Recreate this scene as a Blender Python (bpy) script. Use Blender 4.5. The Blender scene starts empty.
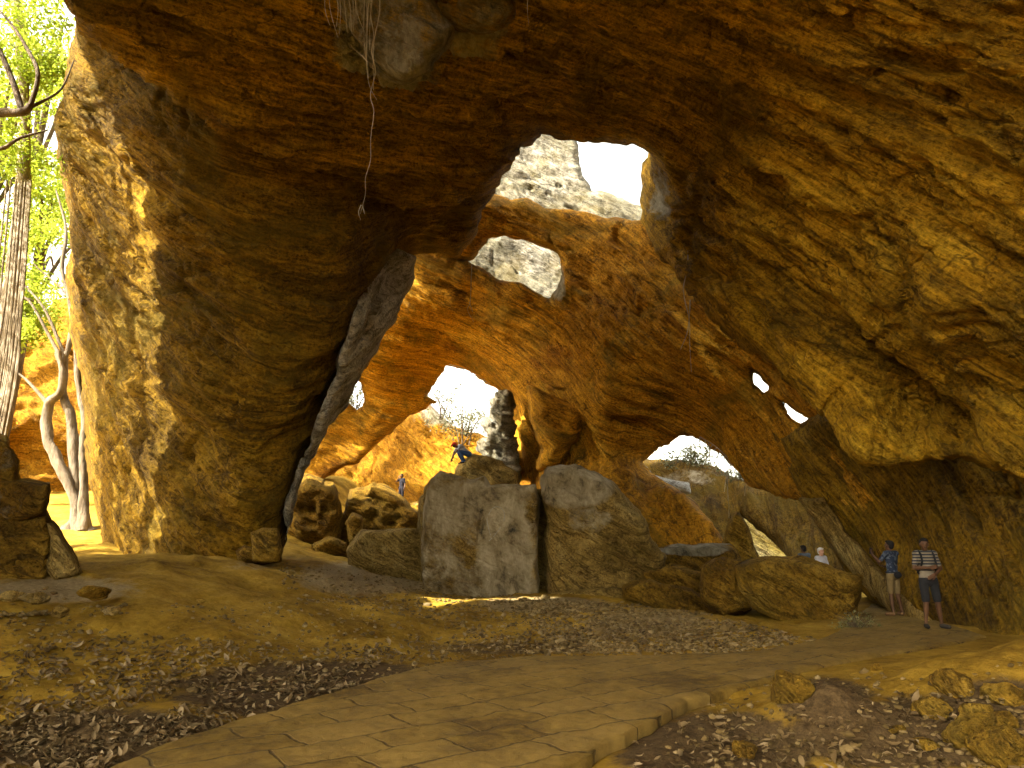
import bpy, bmesh, math, random
import numpy as np
from mathutils import Vector, Matrix, Quaternion

random.seed(5)
R = math.radians
sc = bpy.context.scene
COL = sc.collection
FP = 720.0
PITCH = R(12.75)
CAMZ = 1.65
SP, CP = math.sin(PITCH), math.cos(PITCH)
SUN = np.array([-0.62, -0.40, 0.68]); SUN /= np.linalg.norm(SUN)

# ------------------------------------------------------------------ camera maths
def ray(px, py):
    cx = (np.asarray(px, float) - 512) / FP
    cz = (384 - np.asarray(py, float)) / FP
    return np.stack([cx, CP - cz * SP, SP + cz * CP], -1)

def P(px, py, Y):
    d = ray(px, py)
    d = d / d[..., 1:2] * np.asarray(Y, float)[..., None]
    d[..., 2] += CAMZ
    return d

# ------------------------------------------------------------------ noise
_r = np.random.RandomState(11)
PERM = _r.permutation(256)
GR = _r.normal(size=(256, 3)); GR /= np.linalg.norm(GR, axis=1)[:, None]

def noise(p):
    i = np.floor(p).astype(np.int64); f = p - i
    u = f * f * f * (f * (f * 6 - 15) + 10)
    out = np.zeros(len(p))
    for dx in (0, 1):
        wx = u[:, 0] if dx else 1 - u[:, 0]
        hx = PERM[(i[:, 0] + dx) & 255]
        for dy in (0, 1):
            wy = u[:, 1] if dy else 1 - u[:, 1]
            hy = PERM[(hx + i[:, 1] + dy) & 255]
            for dz in (0, 1):
                wz = u[:, 2] if dz else 1 - u[:, 2]
                h = PERM[(hy + i[:, 2] + dz) & 255]
                g = GR[h]
                out += wx * wy * wz * (g[:, 0] * (f[:, 0] - dx) + g[:, 1] * (f[:, 1] - dy) + g[:, 2] * (f[:, 2] - dz))
    return out * 1.5

def fbm(p, o=4, gain=.5):
    a, s, k = 0, 1.0, 1.0
    for j in range(o):
        a = a + s * noise(p * k + 17.3 * j)
        s *= gain; k *= 2.03
    return a

_vt = _r.uniform(-1, 1, 256)
_rot = np.linalg.qr(_r.normal(size=(3, 3)))[0]
def facet(p):
    p = p @ _rot
    i = np.floor(p).astype(np.int64); f = p - i
    out = 0
    for dx in (0, 1):
        wx = f[:, 0] if dx else 1 - f[:, 0]; hx = PERM[(i[:, 0] + dx) & 255]
        for dy in (0, 1):
            wy = f[:, 1] if dy else 1 - f[:, 1]; hy = PERM[(hx + i[:, 1] + dy) & 255]
            for dz in (0, 1):
                wz = f[:, 2] if dz else 1 - f[:, 2]
                out = out + wx * wy * wz * _vt[PERM[(hy + i[:, 2] + dz) & 255]]
    return out

def ss(a, b, x):
    t = np.clip((np.asarray(x, float) - a) / (b - a), 0, 1)
    return t * t * (3 - 2 * t)

NB = np.array([0.35, -0.66, 0.66]); NB /= np.linalg.norm(NB)
TB = np.cross(NB, [0, 1, 0]); TB /= np.linalg.norm(TB); WB = np.cross(NB, TB)

def rock_disp(p, seed=0, big=1.0, strata=1.0, pits=1.0, fine=1.0, freq=1.0, blk=0.0):
    p = (p + seed * 13.7) * freq
    b = p @ NB; t = p @ TB; w = p @ WB
    q = np.stack([b * 1.3, t * .17, w * .17], 1)
    d = big * .5 * fbm(p * .16, 2)
    if blk: d = d + blk * (facet(p * .75 + 3) + .5 * facet(p * 1.7 + 8))
    d = d + strata * .38 * fbm(q, 5, .55)
    s = b * .75 + 1.5 * fbm(p * .13, 2)
    saw = s - np.floor(s)
    amp = np.clip(.5 + 1.6 * noise(p * .22 + 5), 0, 1)
    d = d + strata * amp * .42 * (saw - ss(.88, 1, saw))
    s2 = b * 2.7 + 1.9 * fbm(p * .3 + 9, 2)
    sw2 = s2 - np.floor(s2)
    amp2 = np.clip(.3 + 2.0 * noise(p * .35 + 15), 0, 1)
    d = d + strata * amp2 * .15 * (sw2 - ss(.85, 1, sw2))
    q2 = np.stack([b * 2.6, t * 1.3, w * 1.3], 1)
    pt = noise(q2 + 40) + .35 * noise(q2 * 2.1)
    pm = np.clip(.35 + 2.2 * noise(p * .17 + 70), 0, 1)
    d = d - pits * pm * .24 * ss(.30, .62, pt)
    d = d + .26 * fine * facet(np.stack([b * 2.0, t * .36, w * .36], 1)) + .11 * fine * facet(np.stack([b * 3.6, t * .8, w * .8], 1) + 9) + .07 * fine * facet(np.stack([b * 7.5, t * 1.9, w * 1.9], 1) + 5)
    cr = np.abs(noise(np.stack([b * .5, t * .35, w * .35], 1) + 77)); d = d - .10 * fine * ss(.03, .0, cr)
    d = d + .05 * fine * fbm(q2 * 2.2, 4, .65) + .028 * fine * facet(np.stack([b * 16, t * 7, w * 7], 1) + 2)
    return d / freq

# ------------------------------------------------------------------ mesh helpers
def tag(o, label=None, cat=None, group=None, kind=None):
    if label: o['label'] = label
    if cat: o['category'] = cat
    if group: o['group'] = group
    if kind: o['kind'] = kind
    return o

def np_mesh(name, V, quads, mat, tris=None, parent=None, smooth=True, attrs=None):
    me = bpy.data.meshes.new(name)
    V = np.ascontiguousarray(V, dtype=np.float32)
    nq = 0 if quads is None else len(quads); nt = 0 if tris is None else len(tris)
    loops = []
    if nq: loops.append(np.asarray(quads).ravel())
    if nt: loops.append(np.asarray(tris).ravel())
    loops = np.concatenate(loops).astype(np.int32)
    me.vertices.add(len(V)); me.vertices.foreach_set('co', V.ravel())
    me.loops.add(len(loops)); me.loops.foreach_set('vertex_index', loops)
    me.polygons.add(nq + nt)
    st = np.concatenate([np.arange(nq) * 4, nq * 4 + np.arange(nt) * 3]).astype(np.int32)
    me.polygons.foreach_set('loop_start', st)
    me.polygons.foreach_set('use_smooth', np.full(nq + nt, smooth))
    me.update(calc_edges=True)
    me.validate()
    if attrs:
        for k, a in attrs.items():
            at = me.attributes.new(k, 'FLOAT', 'POINT')
            at.data.foreach_set('value', np.ascontiguousarray(a, dtype=np.float32))
    me.materials.append(mat)
    o = bpy.data.objects.new(name, me); COL.objects.link(o)
    if parent: o.parent = parent
    return o

def empty(name, loc=(0, 0, 0), rz=0):
    o = bpy.data.objects.new(name, None); COL.objects.link(o)
    o.empty_display_size = .2; o.location = loc; o.rotation_euler.z = rz
    return o

def ragged(poly, amp, seg=7, seed=0):
    out = []
    n = len(poly)
    for i in range(n):
        a = np.array(poly[i], float); b = np.array(poly[(i + 1) % n], float)
        L = np.linalg.norm(b - a); k = max(1, int(L / seg))
        for j in range(k): out.append(a + (b - a) * j / k)
    out = np.array(out)
    q = np.column_stack([out * .045, np.full(len(out), seed * 3.3 + .5)])
    q2 = q * 2.9
    o = np.column_stack([noise(q) + .6 * noise(q2), noise(q + 31) + .6 * noise(q2 + 9)])
    return out + o * amp

def inside(pts, poly):
    x, y = pts[:, 0], pts[:, 1]; r = np.zeros(len(pts), bool)
    n = len(poly)
    for i in range(n):
        x1, y1 = poly[i]; x2, y2 = poly[(i + 1) % n]
        if y1 == y2: continue
        c = (y1 > y) != (y2 > y)
        r ^= c & (x < (x2 - x1) * (y - y1) / (y2 - y1) + x1)
    return r

def nearest(pts, polys):
    best = np.full(len(pts), 1e18); bp = np.zeros((len(pts), 2))
    for poly in polys:
        n = len(poly)
        for i in range(n):
            a = poly[i]; b = poly[(i + 1) % n]; d = b - a
            l2 = d @ d
            if l2 == 0: continue
            t = np.clip(((pts - a) @ d) / l2, 0, 1)
            q = a + t[:, None] * d
            e = ((pts - q) ** 2).sum(1)
            m = e < best
            best[m] = e[m]; bp[m] = q[m]
    return np.sqrt(best), bp

def fill(poly, holes, step):
    lo = poly.min(0) - step; hi = poly.max(0) + step
    xs = np.arange(lo[0], hi[0] + step, step); ys = np.arange(lo[1], hi[1] + step, step)
    nx, ny = len(xs), len(ys)
    cc = np.stack(np.meshgrid((xs[:-1] + xs[1:]) / 2, (ys[:-1] + ys[1:]) / 2, indexing='ij'), -1).reshape(-1, 2)
    m = inside(cc, poly)
    for h in holes: m &= ~inside(cc, h)
    ii, jj = np.divmod(np.nonzero(m)[0], ny - 1)
    q = np.stack([ii * ny + jj, ii * ny + jj + 1, (ii + 1) * ny + jj + 1, (ii + 1) * ny + jj], 1)
    used, inv = np.unique(q, return_inverse=True); q = inv.reshape(q.shape)
    V = np.stack([xs[used // ny], ys[used % ny]], 1)
    e = np.concatenate([q[:, [0, 1]], q[:, [1, 2]], q[:, [2, 3]], q[:, [3, 0]]])
    es = np.sort(e, 1); key = es[:, 0] * len(V) + es[:, 1]
    _, idx, cnt = np.unique(key, return_index=True, return_counts=True)
    bd = e[idx[cnt == 1]]
    dist, near = nearest(V, [poly] + list(holes))
    bv = np.unique(bd)
    V[bv] = near[bv]; dist[bv] = 0
    return V, q, bd, dist

def tps(ctrl):
    c = np.array(ctrl, float); X = c[:, :2] / 500; y = np.log(c[:, 2]); n = len(c)
    def U(r2): return np.where(r2 > 0, r2 * np.log(r2 + 1e-12), 0)
    K = U(((X[:, None] - X[None]) ** 2).sum(-1)) + 1e-3 * np.eye(n)
    A = np.zeros((n + 3, n + 3)); A[:n, :n] = K; A[:n, n] = 1; A[:n, n + 1:] = X; A[n:, :n] = A[:n, n:].T
    w = np.linalg.solve(A, np.concatenate([y, [0, 0, 0]]))
    def f(V):
        Q = V / 500; out = np.zeros(len(Q))
        for i in range(n): out += w[i] * U(((Q - X[i]) ** 2).sum(1))
        return np.exp(out + w[n] + Q @ w[n + 1:])
    return f

def vnormals(V, q):
    n = np.zeros_like(V)
    fn = np.cross(V[q[:, 2]] - V[q[:, 0]], V[q[:, 3]] - V[q[:, 1]])
    for k in range(4): np.add.at(n, q[:, k], fn)
    return n / (np.linalg.norm(n, axis=1)[:, None] + 1e-12)

def greyval(V, blobs):
    g = np.zeros(len(V))
    for (x, y, rx, ry, w) in blobs:
        g = np.maximum(g, w * np.clip(1.5 * (1 - np.sqrt(((V[:, 0] - x) / rx) ** 2 + ((V[:, 1] - y) / ry) ** 2)), 0, 1))
    return g

def sheet(name, poly, ctrl, mat, holes=(), step=3, th=2.0, rag=3, rnd=.8, rndpx=14, amp=1.0, bulge=0, bpx=30,
          seed=0, grey=(), gbase=0, back=None, disp=None, ground=None, parent=None, hseg=5):
    pr = ragged(poly, rag, seed=seed); hr = [ragged(h, rag * .5, hseg, seed=seed + 3 + i) for i, h in enumerate(holes)]
    V, q, bd, dist = fill(pr, hr, step)
    Yf = tps(ctrl)(V) if len(ctrl) > 1 else np.full(len(V), float(ctrl[0][2]))
    t = 1 - np.clip(dist / rndpx, 0, 1)
    Y = Yf + rnd * (1 - np.sqrt(np.clip(1 - t * t, 0, 1)))
    if bulge:
        t = 1 - np.clip(dist / bpx, 0, 1)
        Y = Y - bulge * np.sqrt(np.clip(1 - t * t, 0, 1))
    W = P(V[:, 0], V[:, 1], Y)
    n = vnormals(W, q)
    flip = (n * (W - [0, 0, CAMZ])).sum() > 0
    if flip: q = q[:, ::-1]; n = -n; bd = bd[:, ::-1]
    d = rock_disp(W, seed, **(disp or {})) * amp
    W = W + n * (d * (.25 + .75 * np.clip(dist / 20, 0, 1)))[:, None]
    rd = W - [0, 0, CAMZ]; rd /= np.linalg.norm(rd, axis=1)[:, None]
    if back is not None: rd = rd * back[0] + np.array([0, 0, back[1]])
    thv = th * (.75 + .5 * np.clip(fbm(W * .3 + 50, 2) + .5, 0, 1))
    if bulge: thv = thv * (.35 + .65 * (1 - t))
    B = W + rd * thv[:, None]
    N = len(W)
    M = (W + B) / 2 + .25 * min(1, th) * amp * np.stack([noise(W * .9), noise(W * .9 + 7), noise(W * .9 + 13)], 1)
    bv = np.unique(bd); remap = np.full(N, -1); remap[bv] = np.arange(len(bv)) + 2 * N
    VV = np.concatenate([W, B, M[bv]])
    quads = np.concatenate([q, q[:, ::-1] + N,
                            np.stack([bd[:, 1], bd[:, 0], remap[bd[:, 0]], remap[bd[:, 1]]], 1),
                            np.stack([remap[bd[:, 1]], remap[bd[:, 0]], bd[:, 0] + N, bd[:, 1] + N], 1)])
    g = np.maximum(greyval(V, grey), gbase)
    g = np.concatenate([g, g, g[bv]])
    o = np_mesh(name, VV, quads, mat, attrs={'grey': g}, parent=parent)
    return o

# ------------------------------------------------------------------ materials
def newmat(name):
    m = bpy.data.materials.new(name); m.use_nodes = True
    nt = m.node_tree; bs = nt.nodes['Principled BSDF']
    bs.inputs['Specular IOR Level'].default_value = .25
    return m, nt, bs

def N(nt, t, **kw):
    n = nt.nodes.new(t)
    for k, v in kw.items():
        if k in n.inputs: n.inputs[k].default_value = v
        else: setattr(n, k, v)
    return n

def ramp(nt, src, stops):
    r = nt.nodes.new('ShaderNodeValToRGB')
    e = r.color_ramp.elements
    while len(e) < len(stops): e.new(.5)
    for k, (p, c) in enumerate(stops):
        e[k].position = p; e[k].color = (*c, 1) if len(c) == 3 else c
    nt.links.new(src, r.inputs[0]); return r.outputs[0]

def mix(nt, a, b, fac, mode='MIX'):
    m = nt.nodes.new('ShaderNodeMix'); m.data_type = 'RGBA'; m.blend_type = mode
    for s, v in ((m.inputs[6], a), (m.inputs[7], b), (m.inputs[0], fac)):
        if isinstance(v, (tuple, list)): s.default_value = (*v, 1) if len(v) == 3 else v
        elif isinstance(v, (int, float)): s.default_value = v
        else: nt.links.new(v, s)
    return m.outputs[2]

def mth(nt, op, a, b=None, clamp=False):
    m = nt.nodes.new('ShaderNodeMath'); m.operation = op; m.use_clamp = clamp
    for s, v in ((m.inputs[0], a), (m.inputs[1], b)):
        if v is None: continue
        if isinstance(v, (int, float)): s.default_value = v
        else: nt.links.new(v, s)
    return m.outputs[0]

def noisetex(nt, vec, scale, detail=6, rough=.6, dist=0):
    n = N(nt, 'ShaderNodeTexNoise'); n.inputs['Scale'].default_value = scale
    n.inputs['Detail'].default_value = detail; n.inputs['Roughness'].default_value = rough
    n.inputs['Distortion'].default_value = dist
    nt.links.new(vec, n.inputs['Vector']); return n.outputs['Fac']

def bedcoords(nt, pos, sn, stn):
    cb = nt.nodes.new('ShaderNodeCombineXYZ')
    for k, (v, sc_) in enumerate(((TB, stn), (WB, stn), (NB, sn))):
        d = N(nt, 'ShaderNodeVectorMath', operation='DOT_PRODUCT'); nt.links.new(pos, d.inputs[0]); d.inputs[1].default_value = tuple(v * sc_)
        nt.links.new(d.outputs['Value'], cb.inputs[k])
    return cb.outputs[0]

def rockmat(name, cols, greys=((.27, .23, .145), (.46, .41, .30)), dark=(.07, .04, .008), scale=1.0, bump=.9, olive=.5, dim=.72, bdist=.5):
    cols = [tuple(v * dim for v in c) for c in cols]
    m, nt, bs = newmat(name)
    geo = N(nt, 'ShaderNodeNewGeometry'); pos = geo.outputs['Position']
    st = bedcoords(nt, pos, 2.4, .22)
    n1 = noisetex(nt, pos, .22 * scale, 3, .6, .6)
    n2 = noisetex(nt, st, .8 * scale, 6, .7, .5)
    n3 = noisetex(nt, pos, 1.7 * scale, 6, .75)
    a = mth(nt, 'ADD', mth(nt, 'MULTIPLY', n1, .42), mth(nt, 'ADD', mth(nt, 'MULTIPLY', n2, .38), mth(nt, 'MULTIPLY', n3, .20)))
    c = ramp(nt, a, [(.40, cols[0]), (.47, cols[1]), (.53, cols[2]), (.61, cols[3])])
    gr = noisetex(nt, pos, 11 * scale, 4, .8)
    gr2 = noisetex(nt, st, 5 * scale, 4, .75)
    c = mix(nt, c, ramp(nt, mth(nt, 'ADD', mth(nt, 'MULTIPLY', gr, .5), mth(nt, 'MULTIPLY', gr2, .5)), [(.41, (.28, .25, .2)), (.49, (.95, .95, .95)), (.60, (1.75, 1.75, 1.7))]), .85, 'MULTIPLY')
    # thin dark seams between the beds
    n6 = noisetex(nt, st, .55 * scale, 5, .55, .3)
    seam = ramp(nt, mth(nt, 'ABSOLUTE', mth(nt, 'SUBTRACT', n6, .5)), [(.0, (1, 1, 1)), (.008, (.6, .6, .6)), (.02, (0, 0, 0))])
    seam = mth(nt, 'MULTIPLY', seam, ramp(nt, n1, [(.42, (0, 0, 0)), (.52, (1, 1, 1))]))
    c = mix(nt, c, dark, mth(nt, 'MULTIPLY', seam, .6))
    # fracture lines, broken up, roughly along and across the beds
    wn = N(nt, 'ShaderNodeTexNoise'); wn.inputs['Scale'].default_value = 1.3; wn.inputs['Detail'].default_value = 5; nt.links.new(pos, wn.inputs['Vector'])
    wa = N(nt, 'ShaderNodeVectorMath', operation='MULTIPLY_ADD'); nt.links.new(wn.outputs['Color'], wa.inputs[0]); wa.inputs[1].default_value = (.9, .9, .9); nt.links.new(bedcoords(nt, pos, 1.1 * scale, .38 * scale), wa.inputs[2])
    vc = N(nt, 'ShaderNodeTexVoronoi', feature='DISTANCE_TO_EDGE'); vc.inputs['Scale'].default_value = 1.0; nt.links.new(wa.outputs[0], vc.inputs['Vector'])
    crk = mth(nt, 'MULTIPLY', ramp(nt, vc.outputs['Distance'], [(.0, (1, 1, 1)), (.012, (.7, .7, .7)), (.03, (0, 0, 0))]), ramp(nt, noisetex(nt, pos, .9, 4), [(.47, (0, 0, 0)), (.56, (1, 1, 1))]))
    c = mix(nt, c, dark, mth(nt, 'MULTIPLY', crk, .7))
    # olive algae film in large patches
    n4 = noisetex(nt, pos, .33 * scale, 7, .7, 1.0)
    om = mth(nt, 'MULTIPLY', ramp(nt, n4, [(.50, (0, 0, 0)), (.62, (1, 1, 1))]), olive)
    c = mix(nt, c, (.155, .108, .012), om)
    # iron-dark stains following the bedding and small dark pits
    n5 = noisetex(nt, st, 1.7 * scale, 5, .7, .2)
    c = mix(nt, c, dark, mth(nt, 'MULTIPLY', ramp(nt, n5, [(.58, (0, 0, 0)), (.70, (1, 1, 1))]), .75))
    vo = N(nt, 'ShaderNodeTexVoronoi'); vo.inputs['Scale'].default_value = 3.2 * scale; vo.inputs['Randomness'].default_value = 1
    nt.links.new(pos, vo.inputs['Vector'])
    pn = noisetex(nt, pos, .8 * scale, 4)
    pit = mth(nt, 'MULTIPLY', ramp(nt, vo.outputs['Distance'], [(.05, (1, 1, 1)), (.20, (0, 0, 0))]), ramp(nt, pn, [(.5, (0, 0, 0)), (.6, (1, 1, 1))]))
    c = mix(nt, c, dark, mth(nt, 'MULTIPLY', pit, .6))
    # grey limestone where the rock is weathered
    at = N(nt, 'ShaderNodeAttribute'); at.attribute_name = 'grey'
    g2 = noisetex(nt, pos, 1.1, 6, .75, .4)
    gm = ramp(nt, mth(nt, 'ADD', mth(nt, 'SUBTRACT', at.outputs['Fac'], .5), g2), [(.40, (0, 0, 0)), (.60, (1, 1, 1))])
    gm = mth(nt, 'MULTIPLY', gm, mth(nt, 'GREATER_THAN', at.outputs['Fac'], .01))
    mp2 = N(nt, 'ShaderNodeMapping'); nt.links.new(pos, mp2.inputs[0]); mp2.inputs['Scale'].default_value = (1.7, 1.7, .9)
    g3 = noisetex(nt, mp2.outputs[0], 1.0, 9, .75, .3)
    gc = ramp(nt, g3, [(.34, (.07, .065, .045)), (.46, greys[0]), (.62, greys[1])])
    c = mix(nt, c, gc, gm)
    nt.links.new(c, bs.inputs['Base Color'])
    bs.inputs['Roughness'].default_value = .9
    bs.inputs['Specular IOR Level'].default_value = .12
    h = mth(nt, 'ADD', mth(nt, 'MULTIPLY', n3, .8), mth(nt, 'ADD', mth(nt, 'MULTIPLY', n2, .9), mth(nt, 'MULTIPLY', gr, .22)))
    h = mth(nt, 'SUBTRACT', h, mth(nt, 'MULTIPLY', pit, .25))
    h = mth(nt, 'SUBTRACT', h, mth(nt, 'MULTIPLY', n5, .5)); h = mth(nt, 'ADD', h, mth(nt, 'MULTIPLY', gr2, .22)); h = mth(nt, 'SUBTRACT', h, mth(nt, 'MULTIPLY', seam, .12)); h = mth(nt, 'SUBTRACT', h, mth(nt, 'MULTIPLY', crk, .14)); h = mth(nt, 'ADD', h, mth(nt, 'MULTIPLY', gr, .16))
    bp = N(nt, 'ShaderNodeBump'); bp.inputs['Strength'].default_value = bump; bp.inputs['Distance'].default_value = bdist
    nt.links.new(h, bp.inputs['Height']); nt.links.new(bp.outputs[0], bs.inputs['Normal'])
    return m

OCHRE = [(.15, .078, .008), (.27, .155, .009), (.41, .225, .011), (.55, .34, .025)]
ORANGE = [(.26, .105, .008), (.43, .205, .012), (.55, .26, .014), (.63, .35, .03)]
TAN = [(.14, .085, .020), (.25, .165, .040), (.36, .24, .065), (.46, .34, .12)]
BROWN = [(.13, .070, .009), (.24, .135, .014), (.35, .205, .022), (.46, .30, .05)]
M_roof = rockmat('ochre_sandstone', OCHRE, olive=.45, dim=1.05)
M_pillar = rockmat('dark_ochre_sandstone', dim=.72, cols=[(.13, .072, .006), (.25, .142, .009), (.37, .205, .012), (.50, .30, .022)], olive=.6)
M_arch = rockmat('orange_sandstone', ORANGE, olive=.6, dim=1.0)
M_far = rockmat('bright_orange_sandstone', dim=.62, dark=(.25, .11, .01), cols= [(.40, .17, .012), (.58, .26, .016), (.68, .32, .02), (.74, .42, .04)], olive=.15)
M_block = rockmat('tan_limestone', TAN, bdist=.35, dim=1.1, greys=((.40, .32, .18), (.66, .57, .37)), scale=1.6, olive=.35, bump=1.0)
M_brown = rockmat('brown_sandstone', BROWN, dim=1.0, olive=.4, scale=1.4, bump=1.0)
M_grey = rockmat('grey_limestone', dim=.6, cols=[(.16, .14, .09), (.27, .25, .17), (.40, .37, .28), (.55, .52, .43)], olive=.35, dark=(.06, .055, .04))
M_pale = rockmat('pale_limestone', [(.35, .32, .26), (.5, .47, .4), (.6, .57, .5), (.7, .68, .6)], olive=.1, dark=(.15, .13, .1))

# ------------------------------------------------------------------ ground
def gz0(x, y):
    x = np.asarray(x, float); y = np.asarray(y, float)
    a = ss(0, 1, (-x - 1) / 7.0)
    z = 1.40 * a * ss(4, 17, y)
    z = z + a * .17 * np.clip(y - 20, 0, 30) * ss(-6, -12, x)
    z = z + .30 * ss(14, 21, y) * ss(6, 1, x) * (1 - a)
    z = z + 1.3 * np.exp(-((x - 8.2) / 2.2) ** 2 - ((y - 8.4) / 1.9) ** 2)
    z = z + .35 * np.exp(-((x - 5.0) / 1.3) ** 2 - ((y - 8.0) / 1.2) ** 2)
    z = z + .32 * np.exp(-((x - 3.0) / .50) ** 2 - ((y - 7.4) / .42) ** 2)
    z = z - .22 * np.exp(-((x - 2.6) / 1.6) ** 4 - ((y - 5.2) / 1.9) ** 4)
    z = z - .22 * ss(-1.6, -3.2, x) * ss(7.6, 7.0, y + .35 * np.sin(x * 1.3))
    return z

LEFT_EDGE = [(60, 800), (110, 766), (205, 733), (300, 703), (380, 680), (430, 666), (520, 658), (640, 657), (760, 652), (820, 640), (845, 628), (862, 614), (872, 604)]
RIGHT_EDGE = [(545, 800), (572, 768), (600, 750), (650, 722), (690, 702), (740, 690), (800, 672), (880, 656), (950, 645), (985, 637), (960, 628), (925, 618), (890, 606)]
def ground_xy(px, py, z=0.0):
    d = ray(px, py); k = (z - CAMZ) / d[..., 2]
    return (d * k[..., None])[..., :2]
_L = ground_xy(*np.array(LEFT_EDGE, float).T); _Rr = ground_xy(*np.array(RIGHT_EDGE, float).T)
PATH_POLY = np.concatenate([_L, _Rr[::-1]])
PATH_POLY = np.array([p for p in ragged(PATH_POLY * 40, 0, 8)]) / 40
_w = np.column_stack([PATH_POLY * 2.3, np.full(len(PATH_POLY), .3)])
PATH_POLY = PATH_POLY + .055 * np.column_stack([fbm(_w, 3), fbm(_w + 20, 3)])

def gz(x, y):
    x = np.asarray(x, float); y = np.asarray(y, float); sh = x.shape
    x = x.ravel(); y = y.ravel()
    z = gz0(x, y)
    near = (x > -6) & (x < 14) & (y < 26) & (y > 3)
    m = np.ones(len(x)); 
    if near.any():
        pts = np.column_stack([x[near], y[near]])
        dist, _ = nearest(pts, [PATH_POLY]); ins = inside(pts, PATH_POLY)
        sd = np.where(ins, -dist, dist)
        m[near] = ss(-.05, 1.3, sd)
        zz = z[near]
        zz = zz * ss(-.1, .7, sd) - .10 * ss(.05, -.12, sd) - .07 * ss(.35, .05, sd) * (x[near] > 0) * (y[near] < 9)
        z[near] = zz
    p = np.column_stack([x, y, np.zeros(len(x))])
    z = z + (.035 + .11 * m) * fbm(p * .55 + 3, 3) * (.25 + .75 * m) + .03 * fbm(p * 2.9 + 8, 4, .6) * (.4 + .6 * m)
    z = z + .05 * m * np.clip(noise(p * 1.6 + 30), 0, 1)
    return z.reshape(sh)

def gz1(x, y): return float(gz(np.array([x]), np.array([y]))[0])

def on_ground(px, py):
    """world point where the pixel's view line meets the terrain"""
    z = 0.0
    for _ in range(12):
        xy = ground_xy(np.array([px]), np.array([py]), min(z, CAMZ - .05))[0]
        if xy[1] < 0 or xy[1] > 60: break
        z = .5 * z + .5 * gz1(*xy)
    return float(xy[0]), float(xy[1]), z

def groundmat():
    m, nt, bs = newmat('dry_earth')
    geo = N(nt, 'ShaderNodeNewGeometry'); pos = geo.outputs['Position']
    n1 = noisetex(nt, pos, .5, 8, .7, .4); n2 = noisetex(nt, pos, 3.1, 10, .75); n3 = noisetex(nt, pos, 14, 8, .8)
    a = mth(nt, 'ADD', mth(nt, 'MULTIPLY', n1, .5), mth(nt, 'ADD', mth(nt, 'MULTIPLY', n2, .3), mth(nt, 'MULTIPLY', n3, .2)))
    c = ramp(nt, a, [(.38, (.09, .050, .006)), (.47, (.22, .130, .013)), (.54, (.33, .205, .024)), (.64, (.44, .30, .06))])
    at = N(nt, 'ShaderNodeAttribute'); at.attribute_name = 'grey'
    gm = ramp(nt, mth(nt, 'ADD', mth(nt, 'SUBTRACT', at.outputs['Fac'], .5), n2), [(.42, (0, 0, 0)), (.62, (1, 1, 1))])
    gm = mth(nt, 'MULTIPLY', gm, mth(nt, 'GREATER_THAN', at.outputs['Fac'], .01))
    c = mix(nt, c, ramp(nt, n3, [(.3, (.15, .105, .045)), (.7, (.36, .275, .14))]), gm)
    ad = N(nt, 'ShaderNodeAttribute'); ad.attribute_name = 'humus'
    dm = ramp(nt, mth(nt, 'ADD', mth(nt, 'SUBTRACT', ad.outputs['Fac'], .5), n2), [(.38, (0, 0, 0)), (.60, (1, 1, 1))])
    dm = mth(nt, 'MULTIPLY', dm, mth(nt, 'GREATER_THAN', ad.outputs['Fac'], .01))
    c = mix(nt, c, ramp(nt, n3, [(.35, (.035, .022, .010)), (.65, (.13, .085, .035))]), dm)
    nt.links.new(c, bs.inputs['Base Color']); bs.inputs['Roughness'].default_value = .95
    bs.inputs['Specular IOR Level'].default_value = .1
    vo = N(nt, 'ShaderNodeTexVoronoi'); vo.inputs['Scale'].default_value = 11; nt.links.new(pos, vo.inputs['Vector'])
    h = mth(nt, 'ADD', mth(nt, 'MULTIPLY', n2, .8), mth(nt, 'MULTIPLY', n3, .45))
    h = mth(nt, 'SUBTRACT', h, mth(nt, 'MULTIPLY', vo.outputs['Distance'], .25))
    bp = N(nt, 'ShaderNodeBump'); bp.inputs['Strength'].default_value = .7; bp.inputs['Distance'].default_value = .07
    nt.links.new(h, bp.inputs['Height']); nt.links.new(bp.outputs[0], bs.inputs['Normal'])
    return m
M_ground = groundmat()

def pxof(x, y, z):
    """project world points (camera maths forward)"""
    z = z - CAMZ
    dep = y * CP + z * SP; up = -y * SP + z * CP
    dep = np.where(dep < .1, .1, dep)
    return 512 + FP * x / dep, 384 - FP * up / dep

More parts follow.
